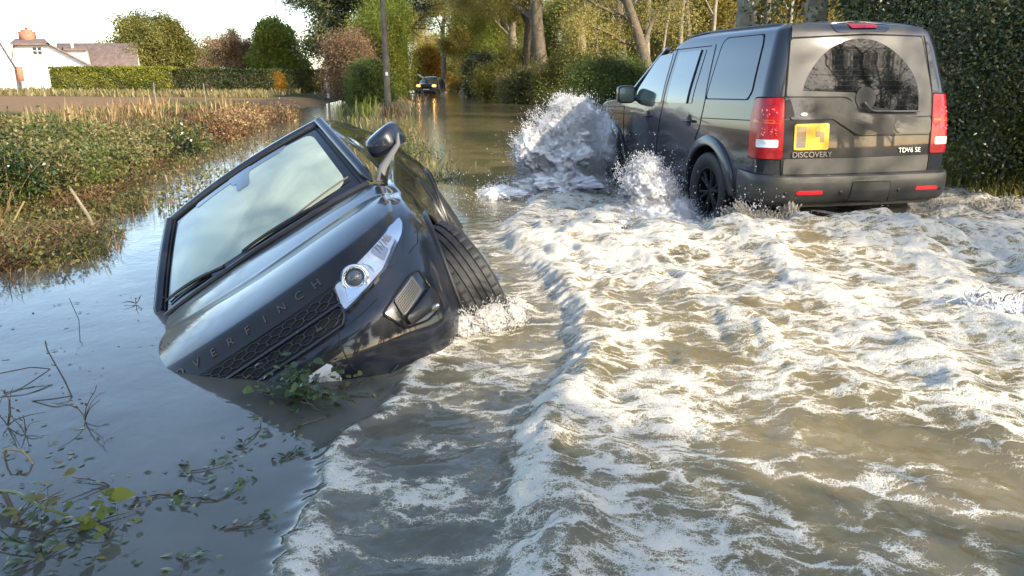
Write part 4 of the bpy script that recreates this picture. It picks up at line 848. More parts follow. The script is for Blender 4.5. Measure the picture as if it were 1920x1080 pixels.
        rings = [np.stack([np.full(28, 2.10 + xo), s*(1.035 + cy*.115*k), 1.275 + cz*.105*k], -1) for xo, k in ((-.06, .01), (-.06, .94), (-.045, 1.0), (.0, 1.0), (.05, .88), (.08, .6), (.09, .02))]
        q.grid(np.array(rings), cv=True); q.tube([[2.08, s*.90, 1.24], [2.09, s*.95, 1.225]], .04, 8); MI = q.build("door_mirror", M_trim, root)
        q = MB(); q.grid(np.array([np.stack([np.full(28, 2.037), s*(1.035 + cy*.095*k), 1.275 + cz*.088*k], -1) for k in (.01, .5, 1)]), cv=True); q.build("mirror_glass", mat("mirror_silver", (.5, .6, .66), rough=.05, metal=1), MI)
        q = MB(); q.tube(np.array([[1.35, s*.58, 1.905], [.9, s*.60, 1.926], [0, s*.60, 1.930], [-.55, s*.60, 1.928], [-.68, s*.60, 1.912]]), [.010, .014, .014, .014, .010], 8); q.build("roof_rail", M_black, root)
        q = MB(); q.tube(d_side(np.linspace(1.52, 2.32, 12), np.linspace(1.79, 1.27, 12), np.full(12, -.02), s), .03, 8); q.build("windscreen_pillar", D_paint, root)
    # windscreen and front lamps
    q = MB(); a = np.linspace(-.70, .70, 12); z_ = np.linspace(1.29, 1.78, 10); AA, ZZ = np.meshgrid(a, z_, indexing='ij'); q.grid(np.stack([d_xf(ZZ) + .02, AA * (1 - (ZZ-1.29)*.3), ZZ + .015], -1)); q.build("windscreen", M_frontglass, root)
    for s in (1, -1):
        q = MB(); q.box((3.66, s*.70, .93), (.12, .34, .22), bev=.03); q.build("headlight", M_reflector, root)
    q = MB(); q.box((3.70, 0, .92), (.08, .9, .16), bev=.02); q.build("grille", M_black, root)
    return root
M_badge = mat("dark_badge_lettering", (.14, .135, .125), rough=.35, metal=.5)
M_ambred = mat("amber_red_band", (.50, .06, .012), rough=.2, coat=.5)
DIS = build_disco()
# ================================================================ thrown water
def foam_mat(name, col=(.96, .955, .94), tr=.3, rough=.4, up=.62):
    m = bpy.data.materials.new(name); m.use_nodes = True; nt = m.node_tree; nt.nodes.clear(); o = N(nt, "ShaderNodeOutputMaterial")
    p = N(nt, "ShaderNodeBsdfPrincipled"); p.inputs["Base Color"].default_value = (*col, 1); p.inputs["Roughness"].default_value = rough; p.inputs["IOR"].default_value = 1.33
    t = N(nt, "ShaderNodeBsdfTranslucent"); t.inputs[0].default_value = (*col, 1); mx = N(nt, "ShaderNodeMixShader"); mx.inputs[0].default_value = tr
    g = N(nt, "ShaderNodeNewGeometry"); u = N(nt, "ShaderNodeMix", data_type='VECTOR'); u.inputs[0].default_value = up; u.inputs[5].default_value = (.1, -.25, 1); nt.links.new(g.outputs["Normal"], u.inputs[4]); v = N(nt, "ShaderNodeVectorMath", operation='NORMALIZE'); nt.links.new(u.outputs[1], v.inputs[0]); nt.links.new(v.outputs[0], p.inputs["Normal"])
    nt.links.new(p.outputs[0], mx.inputs[1]); nt.links.new(t.outputs[0], mx.inputs[2]); nt.links.new(mx.outputs[0], o.inputs[0]); return m
M_foam = foam_mat("white_spray", tr=.05, up=.85); M_core = foam_mat("white_froth", (.97, .965, .95), 0, .6, .75); M_drop = foam_mat("water_drops", (.80, .80, .78), .4, .15); M_browndrop = foam_mat("muddy_spray", (.62, .56, .45), .4, .2)
OCT = np.array([[1, 0, 0], [-1, 0, 0], [0, 1, 0], [0, -1, 0], [0, 0, 1], [0, 0, -1]], float); OCF = np.array([[0, 2, 4], [2, 1, 4], [1, 3, 4], [3, 0, 4], [2, 0, 5], [1, 2, 5], [3, 1, 5], [0, 3, 5]])
def drops(P, rad, dirs=None, stretch=None):
    n = len(P); V = np.tile(OCT, (n, 1, 1)) * rad[:, None, None]
    if dirs is not None:
        d = dirs / (np.linalg.norm(dirs, axis=1)[:, None] + 1e-9); k = (stretch - 1)[:, None]
        V = V + np.einsum('nij,nj->ni', V, d)[..., None] * d[:, None, :] * k[..., None]
    V = V + P[:, None]; T = (OCF[None] + (np.arange(n)*6)[:, None, None]).reshape(-1, 3); return V.reshape(-1, 3), T
def n3(p, s, f):  # cheap 3-D noise from three planes
    return (fbm(p[:, 0]*f + p[:, 2]*f*.7, p[:, 1]*f - p[:, 2]*f*.5, 3, s) + fbm(p[:, 2]*f*1.1 + 7, p[:, 0]*f - p[:, 1]*f*.6, 3, s+3)) / 2
def plume(name, lobes, n, rmin, rmax, origin, label, cat, seed, m=M_foam, lumps=1400, lump_r=(.02, .055), zmin=None, fil=0, core=.68):
    """lobes: (x, y, z, rx, ry, rz, share). Fine drops thickening into a frothy core."""
    r = np.random.default_rng(seed); sh = np.array([l[6] for l in lobes], float); sh /= sh.sum()
    k = r.choice(len(lobes), n, p=sh); u = r.normal(size=(n, 3)); u /= np.linalg.norm(u, axis=1)[:, None]
    q = .50 + .52*r.random(n)**.9; L = np.array([l[:6] for l in lobes]); C = L[k, :3]; S = L[k, 3:6]
    edge = 1 + .55*(n3(C + u*S, seed, 5.0) - .5)*2.4 + .50*(n3(C + u*S, seed+9, 14.) - .5)*2
    tail = np.where(r.random(n) < .16, 1 + r.exponential(.18, n), 1.)
    P = C + u*S*(q*edge*tail)[:, None]
    rad = rmin + (rmax-rmin)*r.random(n)**3; rad *= np.where(q*tail > .9, 1.0, 1.15)
    d = P - np.array(origin); st = 1 + r.random(n)**2*4.0
    keep = np.ones(n, bool) if zmin is None else P[:, 2] > zmin
    mb = MB(); cb = MB(); V, T = drops(P[keep], rad[keep], d[keep], st[keep]); mb.add(V, None, T)
    # frothy white core inside the drops
    for l in lobes:
        nu_, nv_ = 72, 42; th = np.linspace(0, 2*np.pi, nu_, endpoint=False); ph = np.linspace(.03, np.pi-.03, nv_)
        U = np.stack([np.outer(np.sin(ph), np.cos(th)), np.outer(np.sin(ph), np.sin(th)), np.outer(np.cos(ph), np.ones(nu_))], -1).reshape(-1, 3)
        Q0 = np.array(l[:3]) + U*np.array(l[3:6]); kk = core*(1 + .55*(n3(Q0, seed, 5.0)-.5)*2 + .35*(n3(Q0, seed+9, 14.)-.5)*2 + .22*(n3(Q0, seed+5, 30.)-.5)*2 + .16*(n3(Q0, seed+7, 70.)-.5)*2)
        cb.grid((np.array(l[:3]) + U*np.array(l[3:6])*kk[:, None]).reshape(nv_, nu_, 3), cv=True)
    for i in range(fil):   # thin ligaments flung off the crown
        l = lobes[r.integers(len(lobes))]; a = r.normal(size=3); a[2] = abs(a[2]) + .5; a /= np.linalg.norm(a); p0 = np.array(l[:3]) + a*np.array(l[3:6])*.8
        t = np.linspace(0, 1, 7)[:, None]; ln = r.uniform(.04, .14); pts = p0 + a*ln*t + np.array([r.normal()*.03, r.normal()*.03, -.05])*t*t; mb.tube(pts, np.linspace(r.uniform(.003, .007), .0015, 7), 5); mb.ball(pts[-1], r.uniform(.004, .008), 6, 4)
    o = mb.build(name, m, None, True, None); cb.build("froth", M_core if m is M_foam else m, o, True, None); return tag(o, label, cat)
# tall fan from the far front wheel, in front of the moving car
plume("spray_plume", [(.60, 9.75, .08, .72, .5, .26, 2.0), (.62, 9.9, .40, .54, .40, .36, 3.0), (.64, 9.95, .70, .46, .34, .34, 2.8), (.80, 10.0, .93, .32, .24, .25, 1.6), (.70, 10.0, 1.02, .26, .2, .17, .9), (1.12, 10.15, .55, .25, .22, .50, 1.0), (.22, 9.75, .50, .24, .25, .34, 1.0), (-.10, 9.4, .03, .40, .4, .10, .4)],
      140000, .0016, .0050, (1.2, 10.2, -.2), "tall white fan of spray thrown up beside the front wheel of the moving car", "splash", 101, lumps=5000, lump_r=(.02, .05), fil=40)
plume("spray_plume", [(1.26, 7.30, .05, .46, .35, .22, 2.4), (1.28, 7.5, .28, .30, .22, .28, 2.6), (1.30, 7.55, .46, .17, .14, .20, 1.2), (1.45, 7.55, .30, .16, .16, .2, .8), (1.0, 7.2, .06, .4, .3, .14, 1.2), (1.62, 7.1, .0, .28, .3, .14, 1.2), (.95, 6.9, .02, .45, .4, .14, 1.4), (1.62, 7.45, .12, .2, .14, .18, .8), (1.78, 6.85, .03, .22, .14, .15, .9)],
      75000, .0016, .0050, (1.6, 7.6, -.2), "white spray heaped against the rear wheel of the moving car", "splash", 102, lumps=2600, lump_r=(.015, .04), fil=30)
plume("spray_plume", [(2.2, 6.7, .10, .42, .25, .16, 2), (2.0, 6.75, .16, .16, .12, .16, .8), (2.42, 6.7, .18, .12, .12, .14, .5), (2.8, 6.4, .10, .55, .3, .13, 1.6), (3.4, 6.4, .09, .5, .3, .13, 1.2)],
      30000, .002, .009, (2.2, 6.7, -.2), "low froth of muddy spray under the rear bumper of the moving car", "splash", 103, m=M_browndrop, lumps=1300, lump_r=(.012, .032), fil=46)
plume("spray_plume", [(4.3, 7.7, .06, .6, .4, .16, 2), (4.9, 7.6, .10, .5, .4, .15, 1.5), (5.3, 7.8, .06, .4, .4, .13, 1), (3.9, 7.3, .02, .5, .3, .12, 1)],
      24000, .002, .009, (4.2, 7.9, -.2), "pale churned spray on the far right beyond the rear bumper corner", "splash", 104, m=M_browndrop, lumps=1500, lump_r=(.015, .04), fil=22)
plume("splash_crown", [(2.80, 4.25, .10, .20, .12, .06, 2), (2.66, 4.3, .11, .08, .06, .07, 1), (2.95, 4.2, .10, .1, .08, .06, 1)], 3500, .0015, .005, (2.8, 4.25, -.1), "small spiky splash crown rising from the foam at the right edge", "splash", 105, lumps=260, lump_r=(.008, .02), fil=34)
# droplets across the dark rear wing
def spray(name, c, s, n, r0, r1, label, seed, m=M_drop, vel=(0, 0, 1)):
    r = np.random.default_rng(seed); P = np.array(c) + r.normal(size=(n, 3))*np.array(s); P = P[P[:, 2] > .02]; n = len(P)
    V, T = drops(P, r0 + (r1-r0)*r.random(n)**4, r.normal(size=(n, 3))*.5 + np.array(vel), 1 + r.random(n)*1.5)
    o = MB().add(V, None, T).build(name, m, None, True, None); return tag(o, label, "droplets", kind="stuff")
spray("droplet_spray", (2.12, 6.68, .25), (.17, .08, .10), 420, .002, .010, "loose white drops flung up before the dark rear bumper corner", 201)
spray("droplet_spray", (1.42, 7.35, .42), (.14, .12, .16), 420, .0018, .007, "fine drops scattered across the rear wheel opening", 202)
spray("droplet_spray", (-.15, 8.3, .10), (.35, .5, .10), 900, .0018, .006, "fine mist of drops drifting left of the tall spray fan", 203)
# bubbly water breaking over the stranded car's front wheel
plume("wheel_splash", [(-.42, 3.86, .03, .14, .08, .07, 1.0), (-.28, 3.96, .08, .13, .08, .10, 1.3), (-.13, 4.06, .10, .13, .09, .11, 1.5), (.0, 4.2, .07, .12, .1, .10, 1.), (-.5, 3.7, .0, .1, .06, .04, .5)], 9000, .0012, .004, (-.2, 4.1, -.2), "bubbling splash breaking over the front tyre of the stranded car", "splash", 106, m=foam_mat("bubbly_spray", (.62, .60, .55), .3, .12), lumps=500, lump_r=(.008, .018), fil=24)
# ================================================================ plants
def leaf_mat(name, stops, rough=.5, trans=.35, gloss=.35):
    m = bpy.data.materials.new(name); m.use_nodes = True; nt = m.node_tree; nt.nodes.clear(); L = nt.links.new
    o = N(nt, "ShaderNodeOutputMaterial"); p = N(nt, "ShaderNodeBsdfPrincipled"); t = N(nt, "ShaderNodeBsdfTranslucent"); mx = N(nt, "ShaderNodeMixShader"); mx.inputs[0].default_value = trans
    a = N(nt, "ShaderNodeAttribute"); a.attribute_name = "tint"; cr = N(nt, "ShaderNodeValToRGB"); e = cr.color_ramp.elements
    while len(e) < len(stops): e.new(.5)
    for i, (pos, c) in enumerate(stops): e[i].position = pos; e[i].color = (*c, 1)
    L(a.outputs["Fac"], cr.inputs[0]); L(cr.outputs[0], p.inputs["Base Color"]); L(cr.outputs[0], t.inputs[0])
    p.inputs["Roughness"].default_value = rough; p.inputs["Specular IOR Level"].default_value = gloss
    L(p.outputs[0], mx.inputs[1]); L(t.outputs[0], mx.inputs[2]); L(mx.outputs[0], o.inputs[0]); return m
LM = {
 'autumn': leaf_mat("yellow_autumn_leaves", [(0, (.17, .15, .04)), (.35, (.33, .28, .065)), (.7, (.48, .39, .10)), (1, (.58, .50, .20))], trans=.6),
 'olive': leaf_mat("olive_leaves", [(0, (.10, .10, .025)), (.5, (.22, .21, .05)), (1, (.36, .32, .09))], trans=.6),
 'green': leaf_mat("mid_green_leaves", [(0, (.04, .06, .014)), (.5, (.10, .14, .028)), (1, (.20, .22, .05))], trans=.4),
 'fresh': leaf_mat("fresh_green_leaves", [(0, (.09, .12, .018)), (.5, (.20, .24, .035)), (1, (.34, .35, .07))], trans=.6),
 'dark': leaf_mat("dark_evergreen_leaves", [(0, (.016, .026, .008)), (.45, (.045, .064, .018)), (.8, (.095, .115, .035)), (1, (.24, .21, .09))], trans=.2, gloss=.6, rough=.35),
 'oak': leaf_mat("grey_green_leaves", [(0, (.018, .03, .01)), (.5, (.07, .09, .03)), (1, (.22, .22, .10))], trans=.25, gloss=.5),
 'pink': leaf_mat("bare_russet_twigs_leaves", [(0, (.13, .08, .04)), (1, (.30, .20, .11))], trans=.3),
 'orange': leaf_mat("orange_leaves", [(0, (.25, .12, .015)), (1, (.55, .30, .03))], trans=.45),
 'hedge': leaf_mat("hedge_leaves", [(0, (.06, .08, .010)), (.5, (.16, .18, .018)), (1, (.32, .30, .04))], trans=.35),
 'weed': leaf_mat("weed_leaves", [(0, (.045, .055, .015)), (.4, (.13, .135, .04)), (.7, (.22, .20, .07)), (1, (.30, .22, .11))], trans=.4),
 'straw': leaf_mat("dry_stems", [(0, (.07, .035, .015)), (.4, (.16, .085, .032)), (.75, (.26, .16, .07)), (1, (.42, .31, .16))], trans=.2, rough=.7),
 'bramble': leaf_mat("bramble_leaves", [(0, (.012, .025, .008)), (.5, (.035, .06, .015)), (.85, (.08, .11, .025)), (1, (.24, .20, .03))], trans=.25, gloss=.5, rough=.3),
 'pond': leaf_mat("floating_leaves", [(0, (.025, .045, .012)), (.4, (.055, .09, .02)), (.75, (.12, .15, .035)), (.92, (.24, .20, .05)), (1, (.20, .08, .03))], trans=.2, gloss=.6, rough=.25),
}
M_bark = mat("brown_bark", (.075, .058, .038), rough=.9, col2=(.14, .11, .075), vscale=7, bump=.6, bscale=18)
M_barkp = mat("pale_bark", (.15, .125, .085), rough=.85, col2=(.27, .23, .17), vscale=5, bump=.5, bscale=16)
M_barkd = mat("dark_bark", (.035, .028, .02), rough=.9, col2=(.075, .06, .04), vscale=8, bump=.6, bscale=20)
def leaf_quads(P, size, r, flat=.0, tip=None, aspect=.5):
    """one folded rhombic leaf per point; tip = preferred direction"""
    n = len(P); a = r.normal(size=(n, 3)); 
    if tip is not None: a = a*.6 + tip
    a[:, 2] *= (1-flat); a /= np.linalg.norm(a, axis=1)[:, None] + 1e-9
    b = r.normal(size=(n, 3)); b[:, 2] *= (1-flat); b -= a*(a*b).sum(1)[:, None]; b /= np.linalg.norm(b, axis=1)[:, None] + 1e-9
    c = np.cross(a, b); s = (size*(.6 + .8*r.random(n)))[:, None]; w_ = aspect*s
    V = np.stack([P, P + a*s*.5 + b*w_*.5 + c*s*.06, P + a*s, P + a*s*.5 - b*w_*.5 + c*s*.06], 1)
    return V.reshape(-1, 3), np.arange(n*4).reshape(n, 4)
def foliage(name, P, size, r, m, parent, tint=None, **k):
    V, Q = leaf_quads(P, size, r, **k); me = tomesh(name, V, Q, None, False)
    t = (r.random(len(P)) if tint is None else tint); at = me.attributes.new("tint", 'FLOAT', 'POINT'); at.data.foreach_set("value", np.repeat(np.clip(t, 0, 1), 4).astype(np.float32))
    return link(name, me, m, parent)
def clump_tint(P, r, f, seed): return np.clip(.5 + 1.5*(fbm(P[:, 0]*f + P[:, 2]*f*.6, P[:, 1]*f + P[:, 2]*f, 3, seed) - .5) + .22*r.normal(size=len(P)), 0, 1)
def skeleton(r, p0, d0, length, rad, levels, nb, spread, droop=0., bend=.18, first=.3, taper=.35, minr=.004, ratio=.62):
    """branching limbs; returns tubes [(pts, radii)] and twig points with directions"""
    tubes = []; tw = []
    def go(p, d, L, rad, lv):
        n = max(4, int(L/.5)+3) if lv == levels else 5; pts = [np.array(p, float)]; dd = np.array(d, float)
        for i in range(n):
            dd = dd + r.normal(size=3)*bend/np.sqrt(n)*(1.0 if lv == levels else 1.6); dd[2] += (-droop if lv < levels else .03); dd /= np.linalg.norm(dd); pts.append(pts[-1] + dd*L/n)
        pts = np.array(pts); rr = np.linspace(rad, max(minr, rad*taper), len(pts)); tubes.append((pts, rr))
        if lv <= 1: 
            for t in np.linspace(.35, 1, 4): i = t*(len(pts)-1); i0 = min(int(i), len(pts)-2); tw.append((pts[i0]*(1-(i-i0)) + pts[i0+1]*(i-i0), dd))
        if lv > 0:
            k = nb[levels-lv] if levels-lv < len(nb) else 3
            for j in range(k):
                t = first + (1-first)*(j + r.random()*.8)/k if lv == levels else .25 + .75*(j + r.random())/k
                i = min(t, .99)*(len(pts)-1); i0 = int(i); q = pts[i0]*(1-(i-i0)) + pts[min(i0+1, len(pts)-1)]*(i-i0); bd = pts[min(i0+1, len(pts)-1)] - pts[i0]; bd /= np.linalg.norm(bd) + 1e-9
                a = r.normal(size=3); a -= bd*(a@bd); a /= np.linalg.norm(a); s = spread*(.7 + .6*r.random())
                nd = bd*np.cos(s) + a*np.sin(s); go(q, nd, L*ratio*(1-.35*t)*(.45 + .95*r.random()), max(minr, np.interp(t, [0, 1], [rad, rad*taper])*.55), lv-1)
    go(p0, d0, length, rad, levels); return tubes, tw
def tree_mesh(seed, H, rad, leaf, lsize, nper, levels=3, nb=(9, 5, 4), spread=.85, droop=.0, first=.3, lean=(0, 0), cloud=.35, bark=None, flat=0, ratio=.5, bend=.18, taper=.3):
    """returns (trunk mesh, crown mesh) around the origin"""
    r = np.random.default_rng(seed); tubes, tw = skeleton(r, (0, 0, -.3), (lean[0], lean[1], 1.), H, rad, levels, nb, spread, droop, bend, first, taper=taper, ratio=ratio)
    mb = MB()
    for pts, rr in tubes: mb.tube(pts, rr, 8 if rr[0] > .06 else (5 if rr[0] > .02 else 3), cap=False)
    b0 = tubes[0][0][0]; rr = tubes[0][1][0]; mb.tube([b0 + np.array([0, 0, -.2]), b0 + np.array([0, 0, .25]), b0 + np.array([0, 0, .6])], [rr*1.7, rr*1.35, rr*1.0], 10, cap=False)
    tm = tomesh("trunk", np.vstack(mb.V), np.vstack(mb.Q), np.vstack(mb.T) if mb.T else None, True); tm.materials.append(bark or M_bark); cm = None
    if nper:
        A = np.array([t[0] for t in tw]); P = np.repeat(A, nper, 0) + r.normal(size=(len(A)*nper, 3))*cloud; P = P[P[:, 2] > .1]
        V, Q = leaf_quads(P, lsize, r, flat); cm = tomesh("crown", V, Q, None, False); at = cm.attributes.new("tint", 'FLOAT', 'POINT')
        at.data.foreach_set("value", np.repeat(clump_tint(P, r, .9, seed), 4).astype(np.float32)); cm.materials.append(LM[leaf])
    return tm, cm
def plant_tree(name, loc, meshes, label, group=None, rot=0, sc=1., cat="tree"):
    t = empty(name, (loc[0], loc[1], loc[2] if len(loc) > 2 else float(ground_z(np.array([loc[0]]), np.array([loc[1]]))[0])), label, cat, group); t.rotation_euler = (0, 0, rot); t.scale = (sc,)*3 if not hasattr(sc, '__len__') else sc
    link("trunk", meshes[0], None, t)
    if meshes[1] is not None: link("crown", meshes[1], None, t)
    return t
def at_px(u, dist, z=None):
    """ground position seen at photo column u (1920 wide) at a given distance ahead"""
    return ((u - 960)/1456.2*dist*.966, dist)
# ---- woodland trees along the right of the flooded lane (trunks one can tell apart)
def wood(u, d, H, rad, seed, leaf, label, lean=(0, 0), bark=None, nper=34, **k):
    x, y = at_px(u, d); ms = tree_mesh(seed, H, rad, leaf, k.pop('lsize', .12), nper*2, lean=lean, bark=bark, **k); return plant_tree("woodland_tree", (x, y), ms, label)
wood(1015, 50, 15, .46, 1, 'autumn', "thick brown-barked tree at the water's edge left of the white spray fan", bark=M_bark, first=.32, nb=(10, 5, 4))
wood(1096, 58, 16, .36, 2, 'autumn', "pale straight-trunked tree rising behind the white spray fan", bark=M_barkp, lean=(.01, 0), first=.3)
wood(983, 56, 15, .32, 3, 'olive', "slim dark tree close left of the thick brown-barked tree", bark=M_barkd, lean=(-.03, 0), first=.3)
wood(957, 60, 15, .34, 4, 'autumn', "pale tree left of the slim dark tree at the bend in the lane", bark=M_barkp, first=.28)
wood(968, 66, 14, .24, 5, 'autumn', "thin pale tree standing between two larger trunks at the bend", bark=M_barkp, first=.3)
wood(1250, 30, 9.5, .26, 6, 'autumn', "leaning forked tree whose limbs slant left above the moving car's bonnet", bark=M_bark, lean=(-.42, .1), first=.18, nb=(7, 5, 4), spread=.6, nper=30, lsize=.07, cloud=.4)
wood(1240, 31, 9, .20, 7, 'autumn', "second slanting stem close beside the leaning forked tree", bark=M_bark, lean=(-.26, .15), first=.25, nb=(7, 5, 4), spread=.6, nper=26, lsize=.07, cloud=.4)
wood(1397, 24, 13, .36, 8, 'autumn', "stout grey trunk directly behind the roof of the moving car", bark=M_barkp, first=.38, nper=28, lsize=.07)
wood(1442, 30, 12, .17, 9, 'autumn', "thin leaning trunk between the two stout trunks above the moving car", bark=M_bark, lean=(-.05, 0), first=.4, nper=28, lsize=.075)
wood(1524, 22, 13, .38, 10, 'olive', "stout split-coloured trunk behind the moving car's brake light", bark=M_barkp, first=.4, nper=28, lsize=.07)
wood(868, 82, 12, .40, 11, 'autumn', "pale leaning willow where the flooded lane disappears", bark=M_barkp, lean=(.25, 0), first=.25, nb=(8, 5, 4), lsize=.2)
wood(832, 88, 14, .30, 12, 'autumn', "airy half-bare tree above the distant car", bark=M_barkp, first=.25, nper=8, lsize=.2)
stems_ = [tree_mesh(71, 11, .15, 'autumn', .10, 3, nb=(9, 5, 4), first=.4, spread=.6, cloud=.4, bark=M_barkp), tree_mesh(72, 12, .18, 'autumn', .10, 2, nb=(8, 5, 4), first=.45, spread=.55, cloud=.4, bark=M_bark, lean=(-.12, 0)), tree_mesh(73, 10, .11, 'olive', .10, 2, nb=(8, 5, 4), first=.35, spread=.65, cloud=.4, bark=M_barkp, lean=(.15, 0))]
rS = random.Random(17)
for i, (u, d, k) in enumerate([(905, 78, 2), (925, 80, 0), (1003, 60, 0), (1035, 56, 1), (1070, 52, 2), (1132, 54, 1), (1162, 50, 0), (1180, 42, 1), (1212, 44, 0), (1228, 52, 2), (1275, 40, 0), (1305, 48, 1), (1335, 38, 0), (1360, 44, 2), (1475, 40, 0), (1560, 36, 1), (1600, 42, 0)]):
    x, y = at_px(u, d); plant_tree("slender_tree", (x, y), stems_[k], ["slender upright pale bare tree in the wood behind the spray", "slender left-leaning brown bare tree in the wood behind the spray", "slender right-leaning pale bare tree in the wood behind the spray"][k], group=["upright slender trees", "left leaning slender trees", "right leaning slender trees"][k], rot=rS.uniform(-.5, .5), sc=rS.uniform(.85, 1.15))
# ---- backdrop wood: five kinds of tree, copied with their parts
protos = [tree_mesh(31, 12, .22, 'autumn', .14, 44, nb=(12, 6, 4), first=.12, spread=.9, cloud=.55), tree_mesh(32, 11, .18, 'olive', .14, 44, nb=(12, 6, 4), first=.1, spread=.95, cloud=.55), tree_mesh(33, 13, .2, 'autumn', .13, 30, nb=(12, 6, 4), first=.15, spread=.75, cloud=.55, bark=M_barkp),
          tree_mesh(34, 9, .16, 'autumn', .13, 50, nb=(13, 6, 4), first=.05, spread=1.0, cloud=.55), tree_mesh(35, 8, .15, 'fresh', .14, 48, nb=(12, 6, 4), first=.06, spread=1.0, cloud=.5)]
rB = random.Random(7)
spots = [(930, 84, 0), (990, 112, 1), (1030, 108, 0), (1060, 112, 2), (945, 118, 0), (1125, 92, 0), (1155, 84, 3), (1185, 96, 2), (1215, 82, 0), (1140, 104, 1), (1105, 100, 2), (1262, 74, 3), (1300, 68, 2), (1330, 72, 0), (1365, 58, 3), (1400, 66, 1), (1440, 60, 0), (1480, 58, 3), (1520, 64, 0), (1570, 62, 1), (1620, 66, 2), (1680, 58, 1), (1740, 60, 3), (1800, 62, 1), (1860, 58, 0), (1010, 100, 3), (1075, 96, 4), (1250, 90, 1), (880, 118, 2), (790, 112, 3), (945, 74, 4), (1230, 76, 4)]
KL = ["yellow-leaved autumn tree in the wood right of the flooded lane", "olive-green tree in the wood right of the flooded lane", "tall pale-stemmed yellow tree in the wood right of the flooded lane", "low bushy yellow tree in the wood right of the flooded lane", "bright green bushy tree at the foot of the wood by the lane"]
for u, d, k in spots:
    x, y = at_px(u, d); plant_tree("woodland_tree", (x, y), protos[k], KL[k], group=["yellow trees of the wood", "olive trees of the wood", "pale stemmed trees of the wood", "low yellow trees of the wood", "green bushy trees of the wood"][k], rot=rB.uniform(0, 6.3), sc=rB.uniform(.85, 1.2))
# ---- trees left of the lane
def single(name, u, d, ms, label, sc=1., cat="tree", rot=0): x, y = at_px(u, d); return plant_tree(name, (x, y), ms, label, rot=rot, sc=sc, cat=cat)
single("oak_tree", 655, 66, tree_mesh(41, 10.5, .4, 'oak', .19, 80, nb=(12, 6, 4), first=.12, spread=.95, cloud=.5, bark=M_barkd), "large dark grey-green tree towering behind the utility pole")
single("oak_tree", 760, 74, tree_mesh(42, 11, .35, 'autumn', .12, 16, nb=(11, 6, 4), first=.4, spread=.9, cloud=.5, bark=M_barkd), "tall half-bare tree overhanging the lane right of the utility pole")
single("evergreen_tree", 530, 72, tree_mesh(43, 4.6, .22, 'fresh', .22, 120, nb=(16, 7, 4), first=.02, spread=1.0, cloud=.36), "rounded bright green evergreen tree at the end of the hedge")
single("bare_tree", 448, 74, tree_mesh(44, 3.4, .12, 'pink', .12, 26, nb=(16, 7, 4), first=.05, spread=.8, cloud=.25, ratio=.7, bark=mat("russet_bark", (.22, .15, .10), rough=.8)), "bare russet-twigged shrub tree above the dark hedge")
single("bare_tree", 428, 82, tree_mesh(45, 7.0, .09, 'pink', .1, 0, nb=(10, 5, 3), first=.25, spread=.6, bark=mat("grey_twig_bark", (.25, .21, .18), rough=.8)), "thin leafless tree against the white sky behind the hedge")
single("broad_tree", 305, 80, tree_mesh(46, 4.8, .25, 'olive', .22, 90, nb=(15, 7, 4), first=.05, spread=1.05, cloud=.5, ratio=.75), "broad olive-gold tree behind the lit end of the hedge")
single("broad_tree", 375, 88, tree_mesh(47, 2.6, .2, 'olive', .22, 60, nb=(13, 6, 4), first=.02, spread=1.1, cloud=.45, ratio=.8), "low olive shrub between the broad tree and the russet shrub")
single("lane_bush", 712, 52, tree_mesh(48, 5.2, .16, 'fresh', .11, 95, nb=(16, 7, 4), first=.02, spread=.9, cloud=.5), "tall yellow-green bush crowding the lane behind the utility pole", cat="bush", sc=(.8, .8, 1))
single("lane_bush", 742, 62, tree_mesh(49, 4.2, .14, 'fresh', .12, 95, nb=(15, 7, 4), first=.02, spread=.9, cloud=.4), "narrow yellow-green bush beside the distant car", cat="bush", sc=(.5, .5, 1.05))
single("lane_bush", 668, 50, tree_mesh(50, 3.4, .12, 'pink', .09, 90, nb=(15, 7, 4), first=.02, spread=.9, cloud=.4), "brownish scrubby bush left of the utility pole", cat="bush")
single("lane_bush", 690, 46, tree_mesh(51, 2.0, .10, 'green', .09, 90, nb=(14, 7, 4), first=.02, spread=1.0, cloud=.35), "low dark bush at the foot of the utility pole", cat="bush")
single("lane_bush", 803, 92, tree_mesh(52, 4.2, .12, 'orange', .22, 50, nb=(14, 6, 4), first=.02, spread=.9, cloud=.45), "orange-leaved bush just above the distant car", cat="bush")
single("lane_bush", 872, 98, tree_mesh(58, 4.5, .14, 'autumn', .14, 70, nb=(14, 7, 4), first=.02, spread=1.0, cloud=.45), "yellow scrub closing the lane's far bend right of the distant car", cat="bush")
single("lane_bush", 846, 104, tree_mesh(59, 4.0, .14, 'fresh', .14, 70, nb=(14, 7, 4), first=.02, spread=1.0, cloud=.45), "bright green scrub at the lane's far end above the distant car", cat="bush")
single("lane_bush", 905, 66, tree_mesh(53, 2.4, .14, 'dark', .16, 60, nb=(15, 7, 4), first=.02, spread=1.0, cloud=.4), "dark holly bush on the far bank of the flooded lane", cat="bush")
single("lane_bush", 950, 57, tree_mesh(54, 2.3, .10, 'olive', .10, 90, nb=(14, 7, 4), first=.02, spread=1.05, cloud=.4, ratio=.7), "olive scrub on the far bank below the pale trunks", cat="bush")
single("lane_bush", 1058, 46, tree_mesh(55, 2.0, .08, 'olive', .09, 80, nb=(14, 7, 4), first=.02, spread=1.05, cloud=.38, ratio=.7), "rusty olive scrub between the brown and the pale trunk", cat="bush")
single("lane_bush", 1150, 27, tree_mesh(56, 1.55, .07, 'green', .06, 130, nb=(15, 7, 4), first=.02, spread=1.0, cloud=.28, ratio=.7), "dark green bush peeping between spray fan and wing mirror", cat="bush")
